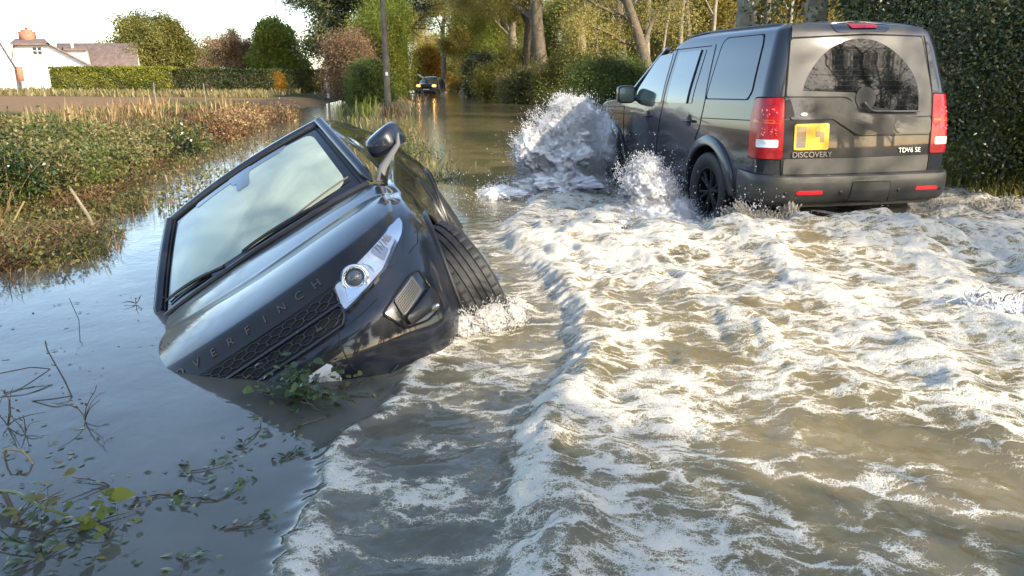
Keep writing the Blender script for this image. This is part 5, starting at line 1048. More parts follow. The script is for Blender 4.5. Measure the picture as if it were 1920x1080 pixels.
single("lane_bush", 975, 48, tree_mesh(57, 1.3, .07, 'weed', .12, 60, nb=(14, 7, 4), first=.02, spread=1.05, cloud=.3, ratio=.8), "low scrub on the shore in front of the slim dark tree", cat="bush")
# right verge: large dark evergreen bushes in shade
for i, (x, y, H, lb, sd) in enumerate([(6.9, 10.6, 3.4, "big dark berried bush at the right edge of the photo", 61), (8.0, 13.5, 4.6, "tall dark bush behind the berried bush", 62), (10.2, 15.0, 3.8, "dark bush deep in the middle of the right verge", 63), (9.8, 10.2, 4.4, "dark bush outermost on the right verge", 64), (10.8, 22, 3.0, "dark green bush far along the right verge", 65), (11.4, 17.8, 5.2, "tallest dark bush on the right verge", 66)]):
    plant_tree("verge_bush", (x, y), tree_mesh(sd, H, .12, 'dark' if i != 4 else 'green', (.048, .085, .06, .075, .08, .09)[i], 52 if i in (0, 2, 3) else 40, nb=(22, 8, 4), first=.01, spread=1.0, cloud=.20, ratio=.62, bark=M_barkd), lb, cat="bush")
plant_tree("verge_bush", (7.9, 12.2), tree_mesh(67, 3.9, .07, 'olive', .05, 9, nb=(14, 7, 4), first=.05, spread=.8, cloud=.22, ratio=.55, bark=M_bark), "sparse twiggy bush with sunlight put into its paler leaves on the right verge", cat="bush")  # added as sunlit branches, the light put into the leaf colour
plant_tree("verge_bush", (6.3, 9.6), tree_mesh(68, 1.5, .05, 'green', .05, 14, nb=(14, 7, 4), first=.02, spread=1.0, cloud=.18, ratio=.7, bark=M_bark), "low sprawling bush at the water's edge on the right verge", cat="bush")
# unseen trees shade the foreground and mirror in the cars; dense ones added to darken that
for i, (x, y, H, rd, leaf, npr, lb) in enumerate([(8.5, -8.5, 7.5, .2, 'olive', 34, "leafy roadside tree on the right shading the foreground water"), (4.9, -5.3, 5.0, .12, 'olive', 34, "small leafy tree close behind the viewer on the right"), (22, -8.5, 12, .26, 'autumn', 6, "bare tall tree beyond the right roadside"), (27, -12, 13, .28, 'olive', 10, "thin-crowned tree far back on the right roadside"),
                                          (11.4, -1.0, 8.0, .13, 'autumn', 2, "nearly bare tree on the right verge beside the moving car"), (3.5, -16, 11, .28, 'autumn', 8, "half-bare tree across the road behind the viewer"), (-5, -18, 10, .25, 'olive', 18, "olive tree across the road behind the viewer"), (12, -15, 12, .26, 'autumn', 4, "bare branched tree behind the viewer"), (-7, -9, 6.5, .2, 'olive', 30, "dense olive tree across the road at the viewer's back left"), (-2, -11, 7, .2, 'olive', 30, "unseen dense olive tree added straight behind the viewer to darken reflections"), (2.8, -10.5, 6.5, .2, 'dark', 30, "unseen dark evergreen tree added straight behind the viewer to darken reflections"), (31, -4, 12, .26, 'olive', 16, "olive tree across the field on the far right"), (19, -9, 7.5, .2, 'dark', 26, "unseen dark evergreen tree added right of the roadside to darken window reflections"), (25, -9, 8.5, .2, 'dark', 26, "second unseen dark evergreen tree added beyond the right roadside to darken window reflections"), (24, -15, 9, .2, 'dark', 26, "unseen dark evergreen tree added farthest back on the right to darken window reflections")]):
    plant_tree("unseen_tree", (x, y, .1), tree_mesh(80+i, H, rd, leaf, .13, npr, nb=(10, 6, 4), first=.15, spread=.8, cloud=.35, bark=M_barkd), lb)
# ---- hedges in front of the houses
def hedge(u0, u1, d0, d1, h, th, mat_, label, seed, n):
    r = np.random.default_rng(seed); (xa, ya), (xb, yb) = at_px(u0, d0), at_px(u1, d1); z0 = float(ground_z(np.array([xa]), np.array([ya]))[0])
    t = empty("hedge", ((xa+xb)/2, (ya+yb)/2, z0), label, "hedge"); s = r.random(n); side = r.random(n); hh = h*(1 + .10*(fbm(s*30, s*0, 3, seed) - .5))
    # leaves on the clipped faces, a few twigs standing out
    face = r.random(n) < .66; zz = np.where(face, r.random(n)*hh, hh*(.93 + .09*r.random(n)**2)); dep = np.where(face, -th/2*(1 - .2*r.random(n)), (r.random(n)-.5)*th)
    lump = .25*(fbm(s*60, zz*1.6, 3, seed+1) - .5); P = np.stack([xa + (xb-xa)*s - (xa+xb)/2, ya + (yb-ya)*s - (ya+yb)/2 + dep - lump, zz], 1)
    foliage("foliage", P, .13, r, mat_, t, clump_tint(P, r, .8, seed)); bx_ = MB(); nx = 40; sx = np.linspace(0, 1, nx); prof = [(-.42, 0), (-.42, .8), (-.3, .93), (.3, .93), (.42, .8), (.42, 0)]
    bx_.grid(np.array([[[xa + (xb-xa)*q - (xa+xb)/2, ya + (yb-ya)*q - (ya+yb)/2 + a*th, b*h] for a, b in prof] for q in sx])); bx_.build("branch_core", M_barkd, t)
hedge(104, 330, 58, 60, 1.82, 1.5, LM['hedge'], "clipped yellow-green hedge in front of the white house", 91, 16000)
hedge(330, 606, 61, 66, 1.75, 1.5, leaf_mat("shaded_hedge_leaves", [(0, (.015, .028, .006)), (.6, (.045, .06, .012)), (1, (.11, .11, .02))], trans=.25), "stretch of clipped hedge with shade put into its leaf colour right of the lit hedge", 92, 20000)  # same hedge under tree shadow, shade put into darker leaf colours
single("hedge_shrub", 523, 60, tree_mesh(93, 1.35, .05, 'orange', .12, 40, nb=(10, 5, 3), first=.02, spread=.8, cloud=.15, ratio=.5), "small orange shrub standing against the dark hedge", cat="bush", sc=(.5, .5, 1))
# ---- weeds on the left bank
def weed_clump(name, x, y, w_, h, n, lsize, leaf, label, seed, stems=40, cat="bush", straw=True):
    r = np.random.default_rng(seed); t = empty(name, (x, y, float(ground_z(np.array([x]), np.array([y]))[0])), label, cat); mb = MB(); A = []
    for i in range(stems):
        a = r.random()*6.283; q = np.sqrt(r.random())*w_*.6; b = np.array([np.cos(a)*q, np.sin(a)*q, -.05]); H = h*(.5 + .6*r.random())*(1 - .45*(q/w_)); d = np.array([np.cos(a)*.3*r.random(), np.sin(a)*.3*r.random(), 1]); p = b + np.outer(np.linspace(0, 1, 5), d*H) + np.outer(np.linspace(0, 1, 5)**2, [r.normal()*.12, r.normal()*.12, -.08*h])
        mb.tube(p, np.linspace(.007, .003, 5), 4, cap=False); A.append(p[1:])
    mb.build("stem", M_stem, t); A = np.vstack(A); k = r.integers(0, len(A), n); P = A[k] + r.normal(size=(n, 3))*np.array([.13*w_, .13*w_, .09*h]); P = P[P[:, 2] > .0]
    foliage("foliage", P, lsize, r, LM[leaf], t, clump_tint(P, r, 2.2, seed)); return t
M_stem = mat("dry_stem", (.17, .12, .06), rough=.8, var=.4, vscale=3)
for i, (u, d, w_, h, leaf, n, lb) in enumerate([
    (50, 8.2, .8, 1.2, 'bramble', 7500, "dark nettle clump in the shade at the left edge of the bank"), (140, 8.8, .62, 1.15, 'weed', 6500, "sunlit pale-leaved weed clump beside the dark nettles"), (205, 9.9, .8, 1.0, 'green', 6000, "leafy weed clump in the middle of the left bank"),
    (265, 11.6, .8, 1.05, 'weed', 5200, "broad weed clump behind the brown flood litter"), (385, 14.5, .9, 1.05, 'bramble', 4200, "dark green bramble mound by the ditch"), (315, 13.2, .9, 1.1, 'weed', 4200, "pale weed mound left of the bramble mound"),
    (110, 11.5, 1.1, .9, 'weed', 4200, "weed clump at the back of the bank on the left"), (20, 12, 1.1, 1.0, 'weed', 4200, "weed clump at the far left behind the nettles"), (455, 18, 1.0, 1.0, 'straw', 3600, "straw-coloured dead weed clump at the ditch edge"), (500, 22, 1.1, 1.1, 'straw', 3200, "dry tan clump farther along the ditch"), (555, 27, 1.2, 1.0, 'straw', 2800, "low dry clump near the end of the ditch"), (175, 12.5, 1.0, 1.1, 'green', 3600, "weed clump behind the middle of the bank")]):
    x, y = at_px(u, d); x -= .45 + .018*d; h *= .80; weed_clump("weed_clump", x, y, w_, h, n, .05 if d < 12 else .07, leaf, lb, 300+i, cat="weeds")
# undergrowth nobody could count
def scatter(n, seed, y0, y1, dl0, dl1, pw=1.6):
    r = np.random.default_rng(seed); y = y0*(y1/y0)**r.random(n); x = bankL(y) - (dl0 + (dl1-dl0)*r.random(n)**1.0); return r, x, y
def blades(name, r, x, y, z, h, wd, m, tint, lay=0., kind="stuff"):
    n = len(x); a = r.random(n)*6.283; lean = r.random(n)*.7 + lay; L = h*(.5 + .9*r.random(n)); b = np.stack([x, y, z], 1); d = np.stack([np.cos(a)*np.sin(lean), np.sin(a)*np.sin(lean), np.cos(lean)], 1)
    s = np.stack([-np.sin(a), np.cos(a), 0*a], 1)*(wd*(.6+.8*r.random(n)))[:, None]; mid = b + d*(L*.6)[:, None]; d2 = d.copy(); d2[:, 2] -= .45*(1-lay*.6); tip = mid + d2*(L*.45)[:, None]
    V = np.stack([b - s, b + s, mid + s*.7, mid - s*.7, tip], 1).reshape(-1, 3); k = np.arange(n)*5; Q = np.stack([k, k+1, k+2, k+3], 1); T = np.stack([k+3, k+2, k+4], 1)
    me = tomesh(name, V, Q, T, False); at = me.attributes.new("tint", 'FLOAT', 'POINT'); at.data.foreach_set("value", np.repeat(np.clip(tint, 0, 1), 5).astype(np.float32)); o = link(name, me, m); tag(o, kind=kind); return o
r, x, y = scatter(70000, 401, 5.2, 34, -.15, 6); z = ground_z(x, y); keep = (z > -.03) & ((fbm(x*1.4, y*1.1, 3, 12) > .50) | ((bankL(y) - x > 2.2) & (r.random(len(x)) < .35))); x, y, z = x[keep], y[keep], z[keep]
blades("bank_grass", r, x, y, z, .12*(1 + .03*y), .005*(1 + .10*y), LM['weed'], .2 + 1.3*(fbm(x*.8, y*.8, 3, 11)-.25) + .15*r.normal(size=len(x)))
r, x, y = scatter(90000, 402, 5.2, 30, -.35, 2.9); k = fbm(x*1.2, y*.8, 3, 13) > .40; x, y = x[k], y[k]; z = np.maximum(ground_z(x, y), -.01) + .05*r.random(len(x)); 
blades("flood_litter", r, x, y, z, .26*(1 + .02*y), .0035*(1 + .10*y), LM['straw'], r.random(len(x))*.8, lay=1.0)
r, x, y = scatter(16000, 403, 5.2, 30, -.25, 5); z = np.maximum(ground_z(x, y), -.005); P = np.stack([x, y, z + .10*r.random(len(x))], 1); o = foliage("ground_leaves", P, .05, r, LM['weed'], None, None, flat=.3); tag(o, kind="stuff")
# rough grass over the field and far banks
r = np.random.default_rng(404); n = 26000; y = 16*(68/16)**r.random(n); x = bankL(y) - 5 - 45*r.random(n)**1.3*(y/68); k = (y < 21) | (y > 48); x, y = x[k], y[k]; z = ground_z(x, y)
blades("field_grass", r, x, y, z, .10 + .006*y, .008 + .0008*y, leaf_mat("dry_field_grass", [(0, (.10, .09, .03)), (.5, (.22, .18, .07)), (1, (.36, .29, .14))], trans=.3), .5 + 1.2*(fbm(x*.3, y*.3, 3, 15)-.5) + .2*r.normal(size=len(x)))
r = np.random.default_rng(405); n = 16000; y = 8*(75/8)**r.random(n); x = bankR(y) + .0 + 2.2*r.random(n); z = ground_z(x, y); k = z > -.05
blades("shore_grass", r, x[k], y[k], z[k], .22 + .004*y[k], .006 + .0006*y[k], LM['olive'], r.random(k.sum()))
r = np.random.default_rng(406); n = 3200; y = 10*(75/10)**r.random(n); x = verge(y) + r.normal(size=n)*.40*(1 + y/60); k = fbm(x*1.1, y*.9, 3, 17) > .52; x, y = x[k], y[k]; z = np.maximum(ground_z(x, y), -.06)
blades("verge_grass", r, x, y, z, .14 + .007*y, .003 + .0006*y, LM['weed'], .35 + .5*r.random(len(x)) + .010*y, lay=.3)
r = np.random.default_rng(407); n = 5000; y = 9.5*(22/9.5)**r.random(n); x = verge(y) + r.normal(size=n)*.30 + .05; k = fbm(x*1.6, y*1.3, 3, 19) > .50; x, y = x[k], y[k]; P = np.stack([x, y, .0 + .13*r.random(len(x))**2], 1); o = foliage("verge_weeds", P, .045, r, LM['bramble'], None); tag(o, kind="stuff")
r, x, y = scatter(2600, 408, 7.5, 24, -1.5, -.1); k = fbm(x*1.3, y*1.0, 3, 23) > .5; x, y = x[k], y[k]; P = np.stack([x, y, .005 + .12*r.random(len(x))**2], 1); o = foliage("emergent_weeds", P, .055, r, LM['weed'], None); tag(o, kind="stuff")
r, x, y = scatter(700, 409, 7.5, 24, -1.6, -.1); blades("emergent_stems", r, x, y, np.full(len(x), -.02), .20, .004, LM['straw'], r.random(len(x))*.5)
r = np.random.default_rng(410); n = 26000; y = 4.6*(15/4.6)**r.random(n); x = bankL(y) + 1.25*r.random(n) - .5 - .9*(y < 5.6)*r.random(n); k = fbm(x*1.9, y*1.5, 4, 27) > .49 + .10*sst(0, .8, x - bankL(y)); x, y = x[k], y[k]; z = np.maximum(ground_z(x, y), 0); P = np.stack([x, y, z + .13*r.random(len(x))**1.8], 1)
o = foliage("fringe_weeds", P, .038, r, LM['weed'], None, clump_tint(P, r, 2.0, 77) - .1); tag(o, kind="stuff")
r = np.random.default_rng(411); n = 5000; y = 4.6*(15/4.6)**r.random(n); x = bankL(y) + 1.3*r.random(n) - .5; k = fbm(x*1.9, y*1.5, 4, 27) > .50; x, y = x[k], y[k]
blades("fringe_stems", r, x, y, np.maximum(ground_z(x, y), -.01), .16, .0025, LM['straw'], r.random(len(x))*.9, lay=.4)
r = np.random.default_rng(412); n = 9000; y = 6.5*(30/6.5)**r.random(n); x = bankL(y) - .6 - 4.2*r.random(n); k = fbm(x*1.0, y*.7, 3, 29) > .535; x, y = x[k], y[k]
blades("bank_tall_grass", r, x, y, ground_z(x, y), .42 + .006*y, .0035 + .0006*y, LM['straw'], .45 + .55*r.random(len(x)))
r = np.random.default_rng(413); n = 2500; y = 6.5*(20/6.5)**r.random(n); x = bankL(y) - .8 - 3.5*r.random(n); k = fbm(x*1.2, y*.9, 3, 30) > .52; x, y = x[k], y[k]
blades("bank_tall_weeds", r, x, y, ground_z(x, y), .55, .007, LM['weed'], .2 + .6*r.random(len(x)))
# ---- reeds
def reeds(u, d, n, h, label, seed, leaf='fresh'):
    x, y = at_px(u, d); r = np.random.default_rng(seed); t = empty("reed_clump", (x, y, 0), label, "reeds"); rx = r.normal(size=n)*.22; ry = r.normal(size=n)*.22
    o = blades("reed_blade", r, rx, ry, np.full(n, -.05), h, .018, LM[leaf], r.random(n), kind=None); o.parent = t
    if "kind" in o: del o["kind"]
reeds(640, 24, 14, .85, "tall curving reeds above the roof of the stranded car", 501); reeds(688, 30, 40, .95, "upright green reed clump left of the utility pole", 502); reeds(735, 31, 50, .6, "straw-coloured reed tuft at the utility pole's foot", 503, 'straw')
# ================================================================ houses, pole, posts, distant car
M_wall = mat("white_render", (.80, .79, .76), rough=.85, var=.04, vscale=1.5); M_roof = mat("brown_tiles", (.16, .112, .09), rough=.85, var=.3, vscale=3, bump=.4, bscale=9)
M_brick = mat("red_brick", (.36, .15, .09), rough=.85, var=.25, vscale=8); M_wframe = mat("window_frame_white", (.75, .75, .73), rough=.4); M_pane = mat("window_pane", (.05, .06, .07), rough=.06, coat=1)
def prism(poly, y0, y1):   # polygon in x,z extruded in y
    mb = MB(); p = np.array(poly, float); n = len(p); V = np.vstack([np.column_stack([p[:, 0], np.full(n, y0), p[:, 1]]), np.column_stack([p[:, 0], np.full(n, y1), p[:, 1]])]); c = p.mean(0)
    V = np.vstack([V, [[c[0], y0, c[1]], [c[0], y1, c[1]]]]); T = []; Q = []
    for i in range(n): j = (i+1) % n; Q.append([i, j, n+j, n+i]); T += [[i, j, 2*n], [n+i, n+j, 2*n+1]]
    return mb.add(V, Q, T)
def slab(a, b, c, d, th=.14):
    P = np.array([a, b, c, d], float); n = np.cross(P[1]-P[0], P[3]-P[0]); n /= np.linalg.norm(n); n *= np.sign(n[2]) or 1; V = np.vstack([P, P + n*th])
    return MB().add(V, [[0, 1, 2, 3], [4, 5, 6, 7], [0, 1, 5, 4], [1, 2, 6, 5], [2, 3, 7, 6], [3, 0, 4, 7]])
def hp(u, y, z): return ((u-960)/1456.2*y*.966, y, z)
def hz(v, y=70): return CAMH + (150-v)/1456.2*y
def wallmesh(rows):   # rows of corner points from bottom to top, first to last along the wall
    return MB().grid(np.array(rows, float))
def thick(mb, d):     # a sheet with a real thickness
    V = np.vstack(mb.V); n = len(V); Q = np.vstack(mb.Q); out = MB(); d = np.array(d, float); out.add(np.vstack([V, V + d]), np.vstack([Q, Q[:, ::-1] + n])); from collections import Counter
    E = Counter(); 
    for q in Q:
        for i in range(4): E[tuple(sorted((q[i], q[(i+1) % 4])))] += 1
    side = [[a, b, b+n, a+n] for (a, b), c in E.items() if c == 1]; out.add(np.vstack([V, V + d]), side); return out
def house_window(parent, u0, v0, u1, v1, y):
    x0, x1, z0, z1 = hp(u0, y, 0)[0], hp(u1, y, 0)[0], hz(v1), hz(v0); f = MB(); f.box(((x0+x1)/2, y, (z0+z1)/2), (x1-x0, .10, z1-z0)); W = f.build("window", M_wframe, parent); n = 2
    for i in range(n):
        for j in range(2):
            a = x0 + (x1-x0)*(i+.12)/n; b = x0 + (x1-x0)*(i+.88)/n; c = z0 + (z1-z0)*(j+.1)/2; d = z0 + (z1-z0)*(j+.9)/2; q = MB(); q.box(((a+b)/2, y-.045, (c+d)/2), (b-a, .04, d-c)); q.build("pane", M_pane, W)
def build_house():
    h = empty("white_house", hp(150, 72, .3), "white rendered house with brown tiled roof, brick chimney and a long wing", "house"); o0 = np.array(h.location); g = .3; Y = 70; B = 78
    def put(mb, name, m, par=None):
        for v in mb.V: v -= 0
        o = mb.build(name, m, par or h, False); o.location = -Vector(o0) if par is None else (0, 0, 0); return o
    # front block with a cropped gable
    fr = [(28, 126), (35, 89), (97, 89), (172, 126)]
    put(thick(wallmesh([[hp(u, Y, g) for u, v in fr], [hp(u, Y, hz(v)) for u, v in fr]]), (0, .3, 0)), "wall", M_wall)
    R_ = put(thick(wallmesh([[hp(94, Y-.4, hz(86.5)), hp(94, B, hz(86.5))], [hp(178, Y-.4, hz(129)), hp(178, B, hz(129))]]), (0, 0, .16)), "roof", M_roof)
    put(thick(wallmesh([[hp(36, Y-.4, hz(88)), hp(36, B, hz(88))], [hp(24, Y-.4, hz(129)), hp(24, B, hz(129))]]), (0, 0, .16)), "roof", M_roof)
    put(thick(wallmesh([[hp(29, Y-.4, hz(90)), hp(103, Y-.4, hz(90))], [hp(40, Y+3, hz(79)), hp(95, Y+3, hz(79))], [hp(38, B, hz(87)), hp(95, B, hz(87))]]), (0, 0, .16)), "roof", M_roof)
    c = MB(); p = hp(64, Y+2.6, 0); c.box((p[0], p[1], hz(75)), (1.1, .8, 1.1)); c.box((p[0], p[1], hz(65.5)), (.7, .6, .5)); c.tube([[p[0], p[1], hz(66)], [p[0], p[1], hz(56)]], .13, 10); put(c, "chimney", M_brick, R_)
    w0 = len(h.children); house_window(h, 70, 93, 88, 106, Y-.02)
    for ch in list(h.children)[w0:]: ch.location = -Vector(o0)
    # long wing on the right, its white gable end turned slightly towards the lane
    fy, by, my = 73.2, 80, 76.6
    put(thick(wallmesh([[hp(150, fy, g), hp(262, fy, g)], [hp(150, fy, hz(129)), hp(262, fy, hz(129))]]), (0, .3, 0)), "wall", M_wall)
    gb = MB(); gb.add([hp(262, fy, g), hp(275, by, g), hp(275, by, hz(129)), hp(262, fy, hz(129)), hp(264.5, my-1, hz(85)), hp(262, fy+.4, g), hp(274, by, g), hp(274, by, hz(129)), hp(262, fy+.4, hz(129)), hp(264, my-1, hz(85))], [[0, 1, 2, 3], [5, 6, 7, 8]], [[3, 2, 4], [8, 7, 9]]); put(gb, "gable_end", M_wall)
    put(thick(wallmesh([[hp(112, fy-.3, hz(130)), hp(262.5, fy-.3, hz(130))], [hp(116, my-1, hz(84.5)), hp(264, my-1, hz(84.5))], [hp(120, by+.3, hz(130)), hp(274, by+.3, hz(130))]]), (0, 0, .16)), "roof", M_roof)
    put(thick(wallmesh([[hp(130, 72.4, hz(129)), hp(172, 72.4, hz(129))], [hp(130, 72.4, hz(97)), hp(169, 72.4, hz(97))]]), (0, .3, 0)), "dormer", M_wall)
    put(thick(wallmesh([[hp(127, 72.1, hz(97.5)), hp(171, 72.1, hz(97.5))], [hp(127, 75.2, hz(90)), hp(169, 75.2, hz(90))]]), (0, 0, .14)), "roof", M_roof)
    p = hp(144, 73, 0); put(MB().tube([[p[0], p[1], hz(97)], [p[0], p[1], hz(84)]], .16, 8), "vent_pipe", M_wall)
    put(thick(wallmesh([[hp(40, Y-1.4, g), hp(112, Y-1.4, g)], [hp(40, Y-1.4, hz(131)), hp(112, Y-1.4, hz(131))]]), (0, .3, 0)), "porch_wall", M_wall)
    h2 = empty("gabled_house", hp(0, 67, .3), "white gable of a second house cut by the left edge of the photo", "house"); o0 = np.array(h2.location); Y2 = 67; h = h2
    fr = [(-60, 128), (0, 70), (30, 128)]
    put(thick(wallmesh([[hp(u, Y2, g) for u, v in fr], [hp(u, Y2, hz(v)) for u, v in fr]]), (0, .3, 0)), "wall", M_wall)
    put(thick(wallmesh([[hp(0, Y2-.2, hz(69)), hp(0, Y2+9, hz(69))], [hp(33, Y2-.2, hz(130)), hp(33, Y2+9, hz(130))]]), (0, 0, .16)), "roof", M_roof)
    put(thick(wallmesh([[hp(5, Y2-.7, hz(71)), hp(0, Y2+9, hz(71))], [hp(-64, Y2-.7, hz(134)), hp(-64, Y2+9, hz(134))]]), (0, 0, .16)), "roof", M_roof)
    p = hp(35, Y2+.6, 0); q = MB(); q.box((p[0], p[1], hz(140)), (.9, .1, 1.2)); put(q, "door", M_brick)
build_house()
def garden_wall():
    g = MB(); g.box((hx(10)*.92, 63, .85), (6.5, .25, 1.3)); o = g.build("garden_wall", M_wall, None); tag(o, "low white garden wall left of the clipped hedge", "wall")
# utility pole
def pole():
    x, y = at_px(722, 33); t = empty("utility_pole", (x, y, 0), "tall grey wooden utility pole rising from the flooded verge", "pole"); m = MB(); m.tube([[0.10, 0, -.5], [.06, 0, 3], [-.10, 0, 9]], [.135, .125, .095], 14); P = m.build("shaft", M_pole, t)
    q = MB(); q.box((.10, -.125, 1.6), (.10, .02, .14)); q.build("number_tag", M_plate, t); q = MB(); q.tube([[-.08, 0, 8.6], [-.08, -.14, 8.62]], .02, 6); q.box((-.1, 0, 8.6), (1.6, .10, .10)); q.build("cross_arm", M_pole, t)
M_pole = mat("weathered_pole_wood", (.085, .07, .05), rough=.85, col2=(.15, .125, .09), vscale=4, bump=.3, bscale=30); pole()
def marker():
    x, y = at_px(614, 56); t = empty("marker_post", (x, y, float(ground_z(np.array([x]), np.array([y]))[0])), "white marker post with a red top in front of the hedge's end", "post"); q = MB(); q.tube([[0, 0, -.2], [0, 0, 1.05]], .10, 12); q.build("shaft", M_plate, t); q = MB(); q.tube([[0, 0, 1.05], [0, 0, 1.42]], .105, 12); q.build("red_cap", M_redref, t); q = MB(); q.tube([[0, 0, .35], [0, 0, .62]], .105, 12); q.build("red_band", M_redref, t)
marker()
for i, (u, v, d, h, ln, lb) in enumerate([(298, 262, 10.5, .62, (.10, 0), "pale leaning stake among the weeds of the left bank"), (287, 187, 24, 1.0, (0, 0), "thin pale stake left of two on the far side of the bank"), (382, 187, 27, 1.0, (.03, 0), "thin pale stake right of two on the far side of the bank"), (150, 310, 7.3, .5, (.35, -.2), "cut grey stick poking up from the flood litter")]):
    x, y = at_px(u, d); z = float(ground_z(np.array([x]), np.array([y]))[0]); q = MB(); q.tube([[0, 0, -.1], [-ln[0]*h*.5 + .01, ln[1]*h*.5, h*.5], [-ln[0]*h, ln[1]*h, h]], [.018, .016, .013], 7); o = q.build("wooden_stake", M_barkp, None); o.location = (x, y, z); tag(o, lb, "stake")
def far_car():
    x, y = at_px(799, 71); t = empty("distant_car", (x, y, 0), "black car with glowing amber headlights far down the flooded lane", "car"); t.rotation_euler = (0, 0, R(-6)); b = MB()
    prof = [(0, .22), (0, .55), (.06, .85), (.16, 1.0), (.95, 1.08), (1.75, 1.58), (2.3, 1.66), (4.2, 1.60), (4.45, 1.05), (4.5, .4)]; W = [.78, .88, .92, .90, .86, .64, .62, .60, .86, .86]; rows = []
    for (py, pz), w_ in zip(prof, W): rows.append([[s*w_*k, py + (.05*k*k if py < .3 else 0), pz - (.05 if k > .9 else 0)] for s, k in ((-1, 1), (-1, .85), (-1, .4), (1, 0), (1, .4), (1, .85), (1, 1))])
    b.grid(np.array(rows)); P = np.array(rows)
    for s in (0, -1): b.grid(np.stack([P[:, s], P[:, s]*np.array([1, 1, 0]) + np.array([0, 0, .25])], 1))
    b.build("body", D_paint, t); q = MB(); q.grid(np.array([[[-.76, .98, 1.09], [.76, .98, 1.09]], [[-.60, 1.72, 1.56], [.60, 1.72, 1.56]]]) + np.array([0, -.02, .03])); q.build("windscreen", M_glassdark, t)
    for s in (-1, 1):
        q = MB(); q.box((s*.70, -.02, .86), (.34, .12, .17), bev=.03); L = q.build("headlight", mat("amber_headlight", (.9, .5, .1), emit=(1.0, .36, .04, 2.0)), t); q = MB(); q.ball((s*.68, -.07, .86), .075, 12, 8, (1, .5, 1)); q.build("bulb", mat("lit_bulb", (1, .8, .4), emit=(1.0, .55, .15, 7)), L)
        q = MB(); q.box((s*1.02, 1.15, 1.12), (.20, .10, .15), bev=.03); q.build("door_mirror", M_black, t); make_wheel(t, (s*.80, .80, .28), .36, .24, side=s, steer=math.pi/2*0)
        t.children[-1].rotation_euler = (0, 0, math.pi/2); t.children[-1].location = (s*.80, .80, .26)
    q = MB(); q.box((0, -.01, .82), (1.0, .06, .16), bev=.02); q.build("grille", M_black, t); q = MB(); q.box((0, -.05, .52), (.52, .04, .11)); q.build("number_plate", M_plate, t); q = MB(); q.box((0, .0, .40), (1.7, .16, .26), bev=.04); q.build("bumper", M_black, t)
far_car()
# ================================================================ floating plants in the foreground
def gp_(u, v, z=0.):
    a = (u-960)/1456.2; b = (540-v)/1456.2; c, s = math.cos(R(15)), math.sin(R(15)); d = np.array([a, c + b*s, -s + b*c]); t = (z - CAMH)/d[2]; return d*t + np.array([0, 0, CAMH])
def big_leaf(mb, p, ang, size, tilt, r, T, tv, roll=0.):
    """a lobed, folded leaf blade of a dozen faces"""
    ca, sa = math.cos(ang), math.sin(ang); k0 = r.uniform(.55, .95); prof = [(0, .05), (.12, .24*k0), (.3, .40*k0), (.45, .36*k0), (.6, .33*k0), (.8, .17*k0), (1.0, .0)]; V = []
    for (l, w_) in prof:
        cu = -(.1 + .5*abs(roll))*l*l + tilt*l
        for k in (-1, 0, 1): x = l*size; y = k*w_*size*(1 + .1*r.normal()); z = size*(cu + .14*abs(k)*w_ + roll*k*w_); V.append([p[0] + ca*x - sa*y, p[1] + sa*x + ca*y, p[2] + z])
    Q = [[3*i+j, 3*i+j+1, 3*i+j+4, 3*i+j+3] for i in range(6) for j in (0, 1)]; mb.add(V, Q); T.extend([tv]*len(V))
def sprig(name, uv, label, cat, n, spread, size, seed, mat_='pond', h=.02, up=.0, stems=2, tint=(.2, .9), stemlen=None, flat=True):
    r = np.random.default_rng(seed); c = gp_(*uv); t = empty(name, tuple(c), label, cat); mb = MB(); T = []; A = []
    for i in range(stems):
        a = r.random()*6.28; L = stemlen or spread*1.2; p = np.array([0, 0, .004]); pts = [p.copy()]
        d = np.array([math.cos(a), math.sin(a), up*(.5 + r.random())])
        for k in range(6): d = d + np.array([r.normal()*.3, r.normal()*.3, -.12*up]); p = p + d/np.linalg.norm(d)*L/6; p[2] = max(p[2], .004); pts.append(p.copy())
        pts = np.array(pts); sb = MB(); sb.tube(pts, np.linspace(.0028, .0012, 7), 5); sb.build("stem", M_floatstem, t); A.append(pts)
    A = np.vstack(A)
    for i in range(n):
        q = A[r.integers(len(A))] + np.array([r.normal()*spread*.25, r.normal()*spread*.25, abs(r.normal())*h]); big_leaf(mb, q, r.random()*6.28, size*r.uniform(.4, 1.0), r.uniform(-.2, .35) + up*.3, r, T, r.uniform(*tint), r.normal()*.45)
    V = np.vstack(mb.V); me = tomesh("foliage", V, np.vstack(mb.Q), None, True); at = me.attributes.new("tint", 'FLOAT', 'POINT'); at.data.foreach_set("value", np.array(T, np.float32)); link("foliage", me, LM[mat_], t); return t
M_floatstem = mat("wet_stem", (.07, .05, .025), rough=.3, var=.4, vscale=8)
sprig("floating_sprig", (568, 748), "leafy green sprig caught against the stranded car's bumper below the number plate", "plant", 130, .19, .062, 601, 'pond', .05, .22, 10, (.05, .6))
sprig("floating_sprig", (640, 725), "tangle of thin green stalks under the white number plate", "plant", 18, .12, .035, 602, 'weed', .03, .25, 7, (.2, .7))
sprig("leafy_plant", (205, 1010), "bright green leafy plant standing out of the water at the bottom left", "plant", 16, .12, .075, 603, 'fresh', .06, .9, 3, (.3, .9))
sprig("leafy_plant", (80, 1050), "dark bramble-like plant in the bottom left corner of the water", "plant", 40, .20, .06, 604, 'bramble', .04, .5, 6, (.2, 1.))
sprig("leafy_plant", (20, 985), "yellowish blade-leaved plant at the lower left edge", "plant", 16, .16, .06, 605, 'weed', .03, .4, 4, (.5, 1.))
